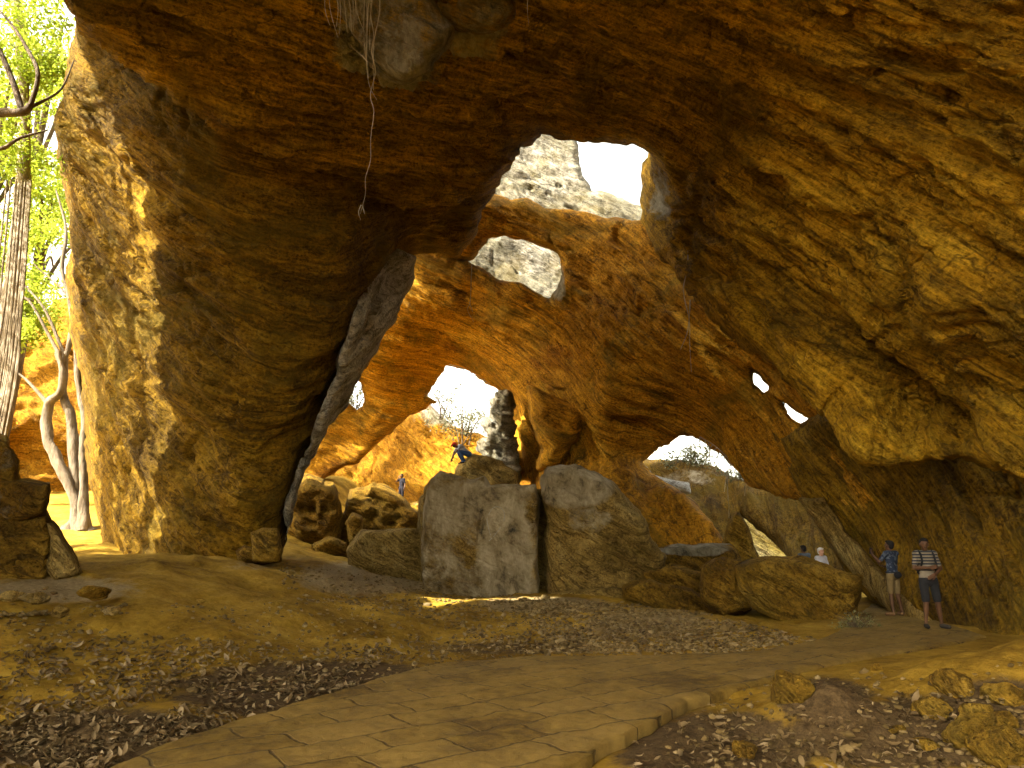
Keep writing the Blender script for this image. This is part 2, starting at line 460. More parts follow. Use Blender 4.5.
GREY_G = [(370, 578, 110, 26, 1.0), (545, 605, 110, 13, .9), (650, 622, 120, 26, .65), (60, 590, 130, 22, .8), (250, 566, 60, 10, .5), (910, 622, 60, 16, .7)]
HUMUS_G = [(825, 700, 75, 34, 1.0), (330, 690, 260, 45, .95), (120, 745, 210, 55, 1.0), (520, 648, 220, 14, .55), (720, 752, 150, 62, 1.0), (910, 735, 210, 55, 1.0), (990, 700, 90, 40, .8)]
def build_ground():
    u = np.linspace(-1, 1, 640); v = np.linspace(0, 1, 760)
    xs = 13 * u + 320 * u ** 7
    ys = -14 + 46 * v + 400 * v ** 9
    X, Y = np.meshgrid(xs, ys, indexing='ij')
    Z = gz(X, Y)
    V = np.stack([X, Y, Z], -1).reshape(-1, 3)
    nx, ny = len(xs), len(ys)
    i, j = np.meshgrid(np.arange(nx - 1), np.arange(ny - 1), indexing='ij'); i = i.ravel(); j = j.ravel()
    q = np.stack([i * ny + j, (i + 1) * ny + j, (i + 1) * ny + j + 1, i * ny + j + 1], 1)
    px, py = pxof(V[:, 0], V[:, 1], V[:, 2])
    pv = np.column_stack([px, py])
    ok = V[:, 1] > 2
    g = greyval(pv, GREY_G) * ok; h = greyval(pv, HUMUS_G) * ok
    o = np_mesh('ground', V, q, M_ground, attrs={'grey': g, 'humus': h})
    tag(o, kind='structure')
build_ground()

def pathmat():
    m, nt, bs = newmat('sandstone_paving')
    geo = N(nt, 'ShaderNodeNewGeometry'); pos = geo.outputs['Position']
    wv = N(nt, 'ShaderNodeTexNoise'); wv.inputs['Scale'].default_value = 1.1; wv.inputs['Detail'].default_value = 4; nt.links.new(pos, wv.inputs['Vector'])
    vm = N(nt, 'ShaderNodeVectorMath', operation='MULTIPLY_ADD'); nt.links.new(wv.outputs['Color'], vm.inputs[0])
    vm.inputs[1].default_value = (.34, .34, 0); nt.links.new(pos, vm.inputs[2])
    mp = N(nt, 'ShaderNodeMapping'); nt.links.new(vm.outputs[0], mp.inputs[0]); mp.inputs['Rotation'].default_value = (0, 0, R(-38))
    br = N(nt, 'ShaderNodeTexBrick'); nt.links.new(mp.outputs[0], br.inputs[0])
    br.offset = .43; br.squash = 1.3; br.squash_frequency = 3
    for k, v in (('Scale', 1.0), ('Mortar Size', .018), ('Mortar Smooth', .6), ('Brick Width', .86), ('Row Height', .52), ('Bias', 0)): br.inputs[k].default_value = v
    br.inputs['Color1'].default_value = (.0, .0, .0, 1); br.inputs['Color2'].default_value = (1, 1, 1, 1)
    n1 = noisetex(nt, pos, .8, 8, .7, .3); n2 = noisetex(nt, pos, 6, 10, .78); n3 = noisetex(nt, pos, 40, 5, .8)
    c = ramp(nt, mth(nt, 'ADD', mth(nt, 'MULTIPLY', n1, .55), mth(nt, 'MULTIPLY', n2, .45)), [(.40, (.07, .040, .006)), (.5, (.18, .112, .016)), (.60, (.27, .175, .034))])
    c = mix(nt, c, (.27, .18, .05), mth(nt, 'MULTIPLY', br.outputs['Color'], .45))
    jn = noisetex(nt, pos, 2.0, 5, .7)
    jm = mth(nt, 'MULTIPLY', br.outputs['Fac'], ramp(nt, jn, [(.33, (.3, .3, .3)), (.50, (1, 1, 1))]))
    c = mix(nt, c, (.055, .038, .015), mth(nt, 'MULTIPLY', jm, .7))
    nt.links.new(c, bs.inputs['Base Color']); bs.inputs['Roughness'].default_value = .8
    h = mth(nt, 'SUBTRACT', mth(nt, 'ADD', mth(nt, 'MULTIPLY', n2, .55), mth(nt, 'MULTIPLY', n3, .12)), mth(nt, 'MULTIPLY', jm, .5))
    h = mth(nt, 'ADD', h, mth(nt, 'MULTIPLY', br.outputs['Color'], .12))
    bp = N(nt, 'ShaderNodeBump'); bp.inputs['Strength'].default_value = .8; bp.inputs['Distance'].default_value = .05
    nt.links.new(h, bp.inputs['Height']); nt.links.new(bp.outputs[0], bs.inputs['Normal'])
    return m
M_path = pathmat()

def build_path():
    V, q, bd, dist = fill(PATH_POLY, [], .035)
    p = np.column_stack([V, np.zeros(len(V))])
    top = .035 + .035 * fbm(p * .5 + 3, 3) * .25 + .012 * fbm(p * 2.2, 3) - .03 * (1 - np.clip(dist / .10, 0, 1)) ** 2 + .008 * fbm(p * 9, 3)
    W = np.column_stack([V, top]); B = np.column_stack([V, top - .45])
    Nn = len(W)
    quads = np.concatenate([q[:, ::-1], q + Nn, np.stack([bd[:, 0], bd[:, 1], bd[:, 1] + Nn, bd[:, 0] + Nn], 1)])
    o = np_mesh('path', np.concatenate([W, B]), quads, M_path)
    tag(o, kind='structure')
build_path()

# ------------------------------------------------------------------ the cave
STRATA = dict(strata=1.0)
# front vault: roof and right hand wall in one mass
roof_poly = [(48, -260), (52, -60), (66, 4), (86, 36), (130, 62), (200, 100), (250, 135), (300, 165), (350, 190), (420, 208), (462, 204), (488, 194),
             (503, 170), (522, 148), (542, 133), (590, 141), (640, 149), (655, 163), (648, 185), (646, 222), (660, 250), (690, 290), (725, 325), (760, 355), (800, 388),
             (830, 418), (862, 459), (905, 463), (960, 456), (1024, 482), (1200, 540), (1200, -260)]
roof_ctrl = [(50, -60, 12.5), (66, 0, 13), (86, 36, 14), (200, 100, 16), (300, 165, 18.5), (420, 208, 22), (488, 194, 23.5), (540, 133, 24), (645, 150, 24.5),
             (648, 200, 29), (652, 235, 28), (700, 180, 22), (700, 290, 23), (760, 355, 19.5), (830, 418, 16.5), (862, 459, 14.8), (905, 463, 14.2), (960, 456, 13), (1024, 482, 12.4), (1200, 540, 11),
             (200, 0, 13.5), (300, 60, 15.5), (400, 120, 18.5), (350, 0, 13.5), (500, 0, 13.5), (500, 80, 18), (600, 60, 17), (700, 100, 18), (760, 200, 18), (800, 100, 14.5), (850, 250, 15.5), (900, 180, 13),
             (900, 350, 16.5), (890, 410, 17.5), (950, 420, 16), (960, 300, 13), (1024, 350, 12), (1024, 250, 11), (1024, 100, 10.5), (900, 50, 12), (1024, 0, 10), (700, 0, 13), (820, 330, 17.8),
             (500, -260, 8.5), (50, -260, 8), (1200, -260, 7), (1200, 200, 8.5)]
o = sheet('cave_roof', roof_poly, roof_ctrl, M_roof, step=2.6, th=3.0, rag=3, rnd=1.6, rndpx=26, amp=1.1, seed=1, disp=dict(fine=1.4, pits=1.6, strata=1.25, big=.6),
          grey=[(395, 10, 80, 75, 1.0), (470, 0, 60, 35, .8), (660, 195, 14, 50, .6)], back=(.8, .45))
tag(o, 'stepped ochre rock vault hanging over the path and forming the right wall', 'cave roof', kind='structure')

o = sheet('roof_rock', [(318, -60), (334, -5), (342, 14), (352, 34), (366, 56), (380, 72), (398, 80), (418, 78), (432, 62), (444, 44), (450, 28), (440, 10), (424, -8), (420, -60)], [(0, 0, 12.9)], M_grey2 := rockmat('weathered_grey_limestone', OCHRE, olive=.3, dim=.8, scale=2.0, greys=((.20, .17, .11), (.42, .37, .27))),
          step=1.6, th=1.8, rag=4, bulge=.5, bpx=16, rnd=.2, amp=.9, seed=61, gbase=.6, disp=dict(freq=2.0, fine=2, strata=.3, blk=.6))
tag(o, 'larger rough grey rock hanging from the roof, behind the long root', 'hanging rock')
o = sheet('roof_rock', [(424, -60), (428, -8), (444, 14), (456, 26), (480, 30), (498, 24), (512, 8), (516, -60)], [(0, 0, 13.3)], M_grey2,
          step=1.6, th=1.8, rag=4, bulge=.5, bpx=16, rnd=.2, amp=.9, seed=62, gbase=.5, disp=dict(freq=2.0, fine=2, strata=.3, blk=.6))
tag(o, 'smaller grey rock hanging from the roof, right of the one behind the root', 'hanging rock')

# left pillar
pil_poly = [(84, 5), (75, 40), (60, 105), (58, 150), (72, 220), (70, 300), (78, 350), (86, 430), (96, 500), (106, 560), (112, 600), (282, 600), (281, 548), (293, 500), (308, 450), (340, 404), (384, 332),
            (414, 268), (416, 255), (440, 252), (456, 258), (466, 247), (486, 205), (494, 192), (500, 150), (440, 100), (330, 60), (200, 10)]
pil_ctrl = [(75, 40, 18.8), (60, 150, 21.5), (66, 220, 22.3), (72, 300, 22.4), (82, 400, 22.4), (96, 500, 22), (108, 570, 21.8), (150, 570, 20), (150, 450, 19.9), (140, 300, 19.7), (135, 200, 19.3), (180, 100, 17.8), (190, 570, 19.5), (200, 450, 19.4), (200, 300, 19.2), (270, 560, 19.7), (262, 400, 19.2), (285, 480, 20), (310, 300, 19.3), (330, 350, 20.2), (318, 420, 21), (305, 450, 21.2), (340, 404, 24), (384, 332, 26), (410, 268, 27), (350, 330, 21), (365, 270, 21), (440, 252, 26.5), (480, 205, 26), (300, 200, 18.9), (400, 220, 23.5), (350, 100, 19.8)]
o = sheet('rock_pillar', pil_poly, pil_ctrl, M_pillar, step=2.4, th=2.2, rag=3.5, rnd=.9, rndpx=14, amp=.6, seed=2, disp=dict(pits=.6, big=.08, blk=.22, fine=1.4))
pillar = o
tag(o, 'huge dark ochre rock pillar left of the cave, sunlit down its outer edge', 'rock pillar')

sheet('grey_flank', [(383, 262), (398, 250), (415, 256), (413, 276), (400, 306), (384, 334), (362, 372), (344, 404), (326, 432), (308, 456), (297, 490), (284, 540), (288, 500), (303, 462), (322, 418), (338, 372), (350, 322), (363, 286)],
      [(383, 262, 23.0), (415, 256, 24.6), (350, 322, 19.6), (384, 334, 22.2), (322, 418, 19.6), (344, 404, 21), (290, 500, 19.3), (308, 456, 20.2)], rockmat('skylight_paled_rock', [(.16, .13, .08), (.38, .34, .25), (.52, .48, .38), (.66, .62, .52)], olive=.15, dark=(.12, .09, .05), dim=1.0), step=1.6, th=1.6, rag=4, rnd=.4, rndpx=6, amp=.6, seed=17, parent=pillar)  # grey flank rock, its colour paled to stand in for skylight

# middle arch
arch_poly = [(430, 186), (470, 192), (496, 195), (545, 209), (600, 214), (650, 227), (720, 250), (900, 380), (1000, 470), (930, 530), (850, 512), (800, 499), (775, 494), (752, 483), (724, 453), (702, 437), (682, 433), (662, 444), (640, 461),
             (650, 473), (690, 500), (714, 522), (728, 548), (735, 590), (535, 590), (530, 480), (512, 478), (506, 440), (514, 402), (496, 386), (470, 372), (447, 364), (440, 380), (428, 396), (438, 400), (425, 408), (400, 424), (375, 446), (360, 463), (335, 472), (322, 482), (280, 500), (250, 400), (330, 260)]
hole2 = [(456, 260), (472, 256), (486, 238), (505, 234), (530, 241), (552, 250), (560, 260), (561, 272), (551, 300), (535, 293), (520, 283), (498, 281), (478, 270), (468, 262)]
arch_ctrl = [(430, 190, 30), (496, 200, 31), (600, 217, 31), (650, 230, 30), (720, 260, 28), (900, 380, 22), (980, 480, 20), (850, 510, 22), (752, 483, 27), (702, 437, 30), (640, 461, 32), (690, 500, 29.5), (728, 548, 27),
             (735, 590, 26), (600, 590, 27), (540, 590, 28), (512, 478, 35), (514, 402, 37), (447, 364, 40), (428, 396, 43), (335, 472, 45), (280, 480, 44), (330, 300, 38), (400, 330, 36), (500, 320, 33), (600, 300, 29.5), (600, 400, 29), (700, 350, 27), (800, 430, 24), (560, 400, 33), (560, 440, 33.5), (620, 480, 29.5), (385, 420, 44)]
o = sheet('rock_arch', arch_poly, arch_ctrl, M_arch, holes=[hole2, [(349, 384), (357, 378), (364, 384), (365, 408), (356, 412), (347, 404)],
          [(751, 369), (759, 373), (769, 387), (764, 391), (755, 383)], [(781, 403), (792, 405), (815, 421), (811, 429), (796, 421)]],
          step=2.1, th=1.8, rag=3.5, rnd=.6, rndpx=9, amp=.85, seed=3, grey=[(555, 280, 14, 30, .8), (640, 222, 40, 10, .4)])
tag(o, 'orange and olive rock arch pierced by small skylights, crossing the cave behind the stone blocks', 'rock arch')

# fold of rock hanging below the arch
o = sheet('rock_pendant', [(530, 385), (560, 400), (585, 412), (578, 440), (560, 462), (548, 478), (536, 470), (542, 450), (532, 425)], [(555, 430, 31.5)], M_arch, step=1.5, th=2.5, rag=3, bulge=.7, bpx=12, amp=.9, seed=5, disp=dict(freq=1.6))
tag(o, 'pointed orange rock hanging from the arch just above the right stone block', 'hanging rock')

# far wall
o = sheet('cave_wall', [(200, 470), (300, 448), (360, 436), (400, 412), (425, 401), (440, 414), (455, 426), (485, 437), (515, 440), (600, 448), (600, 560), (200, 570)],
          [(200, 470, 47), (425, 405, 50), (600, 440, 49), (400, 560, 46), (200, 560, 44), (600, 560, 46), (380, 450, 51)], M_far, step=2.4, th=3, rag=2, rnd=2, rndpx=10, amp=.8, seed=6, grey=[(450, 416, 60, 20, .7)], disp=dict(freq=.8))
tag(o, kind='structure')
# right-hand chamber wall behind the boulders
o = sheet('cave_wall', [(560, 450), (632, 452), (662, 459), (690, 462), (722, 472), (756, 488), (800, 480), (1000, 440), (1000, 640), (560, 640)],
          [(600, 460, 42), (700, 465, 40), (760, 490, 37), (900, 480, 30), (900, 620, 27), (750, 600, 31), (600, 600, 34), (700, 540, 36)], rockmat('brown_rock_painted_shade', BROWN, dim=.42, olive=.4), holes=[[(743, 517), (756, 524), (775, 542), (789, 560), (786, 572), (755, 572), (750, 545)]],  # brown rock colour darkened, the chamber's shade is put into it
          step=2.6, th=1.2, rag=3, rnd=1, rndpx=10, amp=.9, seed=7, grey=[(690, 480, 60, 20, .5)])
tag(o, kind='structure')
# lower right wall behind the visitors
o = sheet('cave_wall', [(780, 440), (800, 497), (826, 540), (850, 578), (872, 602), (905, 618), (950, 632), (1010, 650), (1300, 700), (1300, 300), (860, 380)],
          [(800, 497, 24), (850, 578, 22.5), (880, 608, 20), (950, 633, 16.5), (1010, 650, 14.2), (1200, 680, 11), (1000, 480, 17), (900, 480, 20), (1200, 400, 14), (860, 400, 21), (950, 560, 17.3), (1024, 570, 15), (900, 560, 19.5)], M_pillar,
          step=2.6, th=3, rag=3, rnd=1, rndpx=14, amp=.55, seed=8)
tag(o, kind='structure')

# cliffs standing beyond the openings
o = sheet('limestone_cliff', [(420, 120), (480, 100), (560, 124), (576, 138), (580, 172), (592, 188), (640, 206), (700, 232), (700, 330), (420, 340)],
          [(430, 150, 41), (560, 140, 43), (590, 200, 42), (690, 300, 40), (450, 300, 38), (520, 200, 41)], M_grey, step=2, th=4, rag=3, rnd=1, rndpx=8, amp=1.1, seed=9, gbase=.35)
tag(o, 'pale grey limestone cliff seen through the two upper skylights', 'cliff')
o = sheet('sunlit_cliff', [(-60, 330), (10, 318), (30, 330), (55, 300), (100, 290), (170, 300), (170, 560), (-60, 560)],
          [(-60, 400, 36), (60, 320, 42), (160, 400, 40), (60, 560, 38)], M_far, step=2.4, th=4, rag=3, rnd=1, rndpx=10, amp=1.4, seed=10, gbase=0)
tag(o, 'bright orange cliff beyond the trees at the left entrance', 'cliff')

# ------------------------------------------------------------------ stone blocks and boulders
def body(name, poly, Y, label, cat='rock', mat=None, bulge=.8, bpx=18, th=1.5, amp=.35, step=1.5, seed=0, grey=(), gbase=0, group=None, rag=1.6, ctrl=None, freq=2.2, disp=None, rnd=.25, rndpx=5):
    dd = dict(freq=freq, pits=1.0, fine=1.6, blk=.55); dd.update(disp or {})
    o = sheet(name, poly, ctrl or [(0, 0, Y)], mat or M_brown, step=step, th=th, rag=rag, rnd=rnd, rndpx=rndpx, amp=amp * 2.6, bulge=bulge * .55, bpx=bpx * .55, seed=seed, grey=grey, gbase=gbase, disp=dd)
    return tag(o, label, cat, group)

block_root = empty('stone_block', tuple(P(np.array(485.), np.array(594.), np.array(22.))))
bl = body('block_face', [(431, 480), (440, 472), (455, 475), (470, 480), (484, 474), (488, 486), (505, 483), (522, 486), (536, 484), (538, 500), (537, 560), (540, 604), (470, 606), (425, 600), (421, 560), (424, 520), (427, 488)], 21.8, None, None,
          M_block, bulge=.25, bpx=6, th=2.0, amp=.2, seed=21, gbase=.50, grey=[(450, 510, 50, 50, .75), (505, 550, 48, 95, .9), (480, 500, 90, 40, .75)], freq=2.0, disp=dict(strata=.7, blk=.15), step=1.2)
bl.parent = block_root; bl.matrix_parent_inverse = Matrix.Translation(-block_root.location)
bc = body('gap_filler', [(524, 492), (560, 486), (566, 520), (566, 606), (524, 606)], 23.4, None, None, M_block, bulge=.1, bpx=4, th=1.0, amp=.15, seed=71)  # added filler behind the gap, stops light from behind showing through
bc.parent = block_root; bc.matrix_parent_inverse = Matrix.Translation(-block_root.location)
tag(block_root, 'flat-faced grey stone block with a chalk heart on it, left of the rounded one', 'stone block')
body('stone_block', [(546, 505), (543, 478), (549, 468), (575, 466), (598, 474), (618, 492), (640, 512), (652, 540), (664, 556), (660, 600), (600, 610), (549, 608), (547, 560)], 22.0,
     'big rounded brown stone block with grey top, right of the flat-faced one', 'stone block', M_block, bulge=1.0, bpx=26, th=2.4, amp=.34, seed=22, grey=[(575, 480, 60, 40, 1.0), (590, 520, 50, 25, .5)], step=1.3)
body('boulder', [(735, 566), (752, 559), (790, 561), (826, 566), (862, 577), (856, 595), (848, 640), (815, 640), (780, 625), (752, 606), (738, 590)], 18.4,
     'largest brown boulder beside the path, jutting right over the shrub', 'boulder', M_brown, bulge=1.2, bpx=24, th=2.2, amp=.32, seed=23, step=1.3)
body('boulder', [(704, 566), (722, 556), (742, 560), (752, 580), (752, 612), (722, 618), (703, 600)], 18.9, 'knobbly brown boulder leaning on the left end of the largest boulder', 'boulder', M_brown, bulge=.9, bpx=16, th=1.4, amp=.4, seed=24)
body('boulder', [(648, 552), (668, 546), (700, 544), (734, 550), (738, 566), (700, 590), (655, 585)], 23.6, 'pale-topped flat boulder between the rounded block and the leaning slab', 'boulder', M_brown, bulge=1.0, bpx=14, th=2, amp=.3, seed=25, grey=[(695, 550, 50, 9, 1.0)])
body('rock_ledge', [(622, 588), (650, 581), (685, 588), (712, 600), (710, 622), (678, 618), (640, 604), (624, 600)], 20.3, 'low flat brown rock ledge in front of the pale-topped boulder', 'rock', M_brown, bulge=.7, bpx=8, th=1.3, amp=.25, seed=26)
body('rock_ledge', [(642, 572), (672, 566), (712, 574), (722, 590), (712, 606), (668, 592), (644, 586)], 21.6, 'brown rock step just above the low flat ledge', 'rock', M_brown, bulge=.7, bpx=9, th=1.3, amp=.3, seed=27)
body('rock_ledge', [(546, 594), (580, 588), (618, 588), (644, 596), (632, 608), (560, 609)], 20.9, 'thin flat stone at the foot of the rounded block', 'rock', M_block, bulge=.4, bpx=6, th=1.0, amp=.2, seed=28)
body('boulder', [(452, 482), (460, 464), (472, 457), (486, 456), (502, 462), (516, 474), (520, 500), (452, 500)], 29.5, 'brown rock under the crouching person, behind the grey block', 'boulder', M_block, bulge=1.2, bpx=12, th=2, amp=.3, seed=29)
body('boulder', [(418, 505), (428, 486), (436, 478), (450, 474), (462, 480), (462, 600), (420, 600)], 24.6, 'yellowish rock shoulder rising at the left back of the grey block', 'boulder', M_block, bulge=1.0, bpx=14, th=2, amp=.3, seed=30)
body('rock_spire', [(474, 492), (476, 466), (482, 462), (480, 440), (487, 436), (484, 418), (491, 414), (490, 400), (497, 399), (499, 390), (511, 391), (516, 440), (520, 492)], 33.5, 'narrow grey layered rock spire behind the crouching person', 'rock spire', M_grey, bulge=1.2, bpx=14, th=2.5, amp=.7, seed=31, gbase=.35, freq=2.6, rag=3, disp=dict(strata=.8, blk=1.0, fine=2.5))
body('boulder', [(284, 552), (283, 515), (291, 487), (312, 480), (334, 488), (342, 515), (337, 552)], 30, 'rounded layered ochre boulder at the right of the pillar foot', 'boulder', M_brown, bulge=1.6, bpx=20, th=2.5, amp=.5, seed=32, freq=1.7, disp=dict(strata=.7, blk=.8, pits=.2))
body('boulder', [(333, 552), (338, 520), (350, 490), (372, 482), (398, 496), (416, 512), (424, 536), (410, 556)], 31.5, 'broad sloping ochre boulder between the layered boulder and the dark step', 'boulder', M_brown, bulge=1.6, bpx=20, th=2.5, amp=.5, seed=33, freq=1.7, disp=dict(strata=.7, blk=.8, pits=.2))
body('boulder', [(378, 520), (392, 506), (415, 502), (436, 505), (442, 560), (380, 560)], 40.5, 'pale rock ledge under the standing dark-clothed person', 'boulder', M_brown, bulge=1.2, bpx=10, th=2.5, amp=.3, seed=34, gbase=.3)
body('boulder', [(346, 522), (352, 515), (362, 518), (366, 540), (352, 545)], 28, 'small upright rock in front of the broad sloping boulder', 'rock', M_brown, bulge=.6, bpx=8, th=1, amp=.3, seed=35)
body('rock', [(312, 545), (330, 538), (348, 542), (350, 556), (312, 558)], 27, 'low rock at the foot of the layered boulder', 'rock', M_brown, bulge=.6, bpx=8, th=1, amp=.3, seed=36)
body('rock', [(252, 533), (262, 527), (278, 528), (282, 550), (278, 562), (253, 562)], 18.8, 'small square-cut stone against the right foot of the pillar', 'rock', M_brown, bulge=.45, bpx=6, th=.8, amp=.12, seed=37)
body('rock', [(236, 552), (244, 546), (254, 548), (256, 562), (238, 562)], 18.9, 'little stone wedged left of the square-cut stone', 'rock', M_brown, bulge=.25, bpx=5, th=.4, amp=.12, seed=38, step=1)
body('rock_ledge', [(346, 552), (362, 532), (395, 530), (424, 528), (428, 596), (400, 592), (372, 580), (350, 566)], 24.8, 'dark stone step left of the grey block', 'rock', M_block, bulge=.6, bpx=10, th=2, amp=.2, seed=39)
body('rock_slab', [(720, 560), (726, 528), (733, 514), (740, 512), (748, 524), (756, 548), (766, 572), (722, 575)], 25.5, 'brown slab standing on end left of the bright gap', 'rock slab', M_brown, bulge=.5, bpx=10, th=1.0, amp=.2, seed=40)
body('rock_slab', [(799, 498), (824, 497), (846, 530), (876, 565), (912, 604), (948, 634), (930, 634), (892, 614), (862, 586), (832, 548)], 20, 'long pale slab leaning down behind the man with the phone', 'rock slab', M_block,
     ctrl=[(799, 498, 23.2), (824, 500, 23), (870, 570, 20.8), (948, 634, 16.2), (860, 585, 21.6), (900, 600, 18.8)], bulge=.4, bpx=9, th=.8, amp=.18, seed=41)
body('rock_ledge', [(638, 462), (648, 467), (652, 474), (668, 479), (689, 484), (691, 494), (668, 489), (650, 481), (640, 474)], 33.0, 'pale sky-lit ledge at the lower left of the far opening', 'rock', M_pale, bulge=.5, bpx=6, th=1.2, amp=.15, seed=42, step=1, rag=.8)
# rock stack at the left edge
body('boulder', [(-70, 428), (-20, 432), (8, 440), (16, 462), (20, 484), (-70, 492)], 13.6, 'topmost grey-brown rock of the stack at the left edge', 'boulder', M_brown, bulge=.8, bpx=20, th=1.2, amp=.3, seed=43, grey=[(0, 460, 40, 30, .5)])
body('rock_slab', [(-70, 482), (0, 479), (30, 481), (50, 484), (49, 500), (44, 516), (20, 522), (-70, 524)], 13.2, 'flat grey slab in the middle of the left rock stack', 'rock slab', M_brown, bulge=.7, bpx=14, th=1.4, amp=.2, seed=44, gbase=.35)
body('boulder', [(-70, 515), (0, 512), (46, 514), (54, 545), (50, 585), (0, 592), (-70, 594)], 13.5, 'wide brown base rock of the left rock stack', 'boulder', M_brown, bulge=.9, bpx=20, th=1.4, amp=.3, seed=45)
body('boulder', [(42, 518), (54, 522), (66, 540), (76, 558), (80, 574), (58, 580), (46, 570)], 13.3, 'tawny triangular boulder leaning on the right of the left rock stack', 'boulder', M_block, bulge=.6, bpx=12, th=.9, amp=.2, seed=46)

# ------------------------------------------------------------------ rounded stones lying on the ground
def stone(px, py, size, label, mat=None, cat='stone', seed=0, flat=.65, group=None, name='stone'):
    x, y, z = on_ground(px, py)
    bm = bmesh.new(); bmesh.ops.create_icosphere(bm, subdivisions=5, radius=1)
    V = np.array([v.co[:] for v in bm.verts]); T = np.array([[v.index for v in f.verts] for f in bm.faces]); bm.free()
    rs = np.random.RandomState(seed + 100)
    for _ in range(9):
        n = rs.normal(size=3); n /= np.linalg.norm(n); c = rs.uniform(.55, .9)
        d = V @ n - c; V = V - np.clip(d, 0, None)[:, None] * n * .95
    V = V * np.array([1, rs.uniform(.7, 1), flat])
    V = V * (1 + .16 * fbm(V * 1.6 + seed, 4, .6)[:, None]) * size / 2
    a = rs.uniform(0, 6.3); c, s = math.cos(a), math.sin(a)
    V = V @ np.array([[c, s, 0], [-s, c, 0], [0, 0, 1]])
    V[:, 2] -= V[:, 2].min() * .55
    g = np.full(len(V), .0 if mat is None else .4)
    o = np_mesh(name, V, None, mat or M_brown, tris=T, attrs={'grey': g})
    o.location = (x, y + size * .3, z)
    return tag(o, label, cat, group)

stone(797, 708, .50, 'dark earthy stone beside the bend of the paved path', seed=1, flat=.7)
stone(966, 696, .5, 'pale angular stone on the right mound, farthest of those lying there', None, seed=2, flat=.6)
stone(940, 720, .36, 'rounded brown stone below the pale angular stone', seed=3)
stone(985, 722, .34, 'small rounded tan stone right of the paper scrap', None, seed=4)
stone(1006, 735, .4, 'yellowish stone at the right edge above the bottom corner', None, seed=5)
stone(975, 747, .42, 'squarish tan stone just below the paper scrap', None, seed=6, flat=.8)
stone(1010, 764, .48, 'large tan stone in the bottom right corner', None, seed=7, flat=.7)
stone(930, 752, .30, 'flat brown stone left of the squarish tan stone', seed=8, flat=.4)
stone(748, 758, .24, 'lone brown stone among the leaves at the bottom', seed=9)
stone(1012, 706, .4, 'brown stone high on the right mound by the edge', seed=10)
stone(900, 735, .18, 'small brown stone among leaves left of the flat brown one', seed=11)
stone(880, 672, .2, 'small stone on the bare earth right of the path', seed=12)
stone(30, 588, .42, 'flat grey stone in front of the left rock stack', M_block, seed=13, flat=.45)
stone(88, 583, .55, 'dark flat stone right of the left rock stack', seed=14, flat=.45)
stone(58, 600, .3, 'pale cobble in front of the left rock stack', M_block, seed=15, flat=.6)
stone(8, 600, .36, 'grey cobble nearest the left edge', M_block, seed=16, flat=.55)
stone(110, 600, .28, 'small grey cobble right of the pale one', M_block, seed=17, flat=.5)
stone(290, 575, .25, 'little stone lying on the gravel before the pillar foot', M_block, seed=18)
stone(545, 600, .3, 'small pale stone between the two stone blocks', M_block, seed=19)
stone(200, 598, .2, 'lone stone on the earth before the pillar', seed=20, flat=.4)

# ------------------------------------------------------------------ gravel and leaf litter
M_leaf = newmat('dry_leaf')[0]
def leafmat(name, c0, c1, c2, trans=0.0, rough=.7):
    m, nt, bs = newmat(name)
    at = N(nt, 'ShaderNodeAttribute'); at.attribute_name = 'tint'
    c = ramp(nt, at.outputs['Fac'], [(0, c0), (.5, c1), (1, c2)])
    nt.links.new(c, bs.inputs['Base Color']); bs.inputs['Roughness'].default_value = rough
    if trans:
        tr = N(nt, 'ShaderNodeBsdfTranslucent'); nt.links.new(c, tr.inputs[0])
        ms = N(nt, 'ShaderNodeMixShader'); ms.inputs[0].default_value = trans
        nt.links.new(bs.outputs[0], ms.inputs[1]); nt.links.new(tr.outputs[0], ms.inputs[2])
        nt.links.new(ms.outputs[0], nt.nodes['Material Output'].inputs[0])
    return m
M_litter = leafmat('dry_leaves', (.045, .026, .007), (.13, .085, .032), (.30, .225, .12))
M_gravel = leafmat('gravel_stones', (.07, .045, .012), (.15, .10, .032), (.26, .19, .085), rough=.9)
M_green = leafmat('green_leaves', (.18, .26, .015), (.30, .38, .03), (.44, .48, .06), trans=.6)

rs = np.random.RandomState(3)
def sample_px(polys, n):
    out = []
    for poly, k in polys:
        poly = np.array(poly, float); lo, hi = poly.min(0), poly.max(0)
        p = rs.uniform(lo, hi, size=(k * 4, 2)); p = p[inside(p, poly)][:k]
        out.append(p)
    return np.concatenate(out)

def ground_pts(p):
    z = np.zeros(len(p))
    for _ in range(7):
        xy = ground_xy(p[:, 0], p[:, 1], np.minimum(z, 1.3))
        z = .5 * z + .5 * gz(xy[:, 0], xy[:, 1])
    ins = inside(xy, PATH_POLY)
    return xy, z, ins

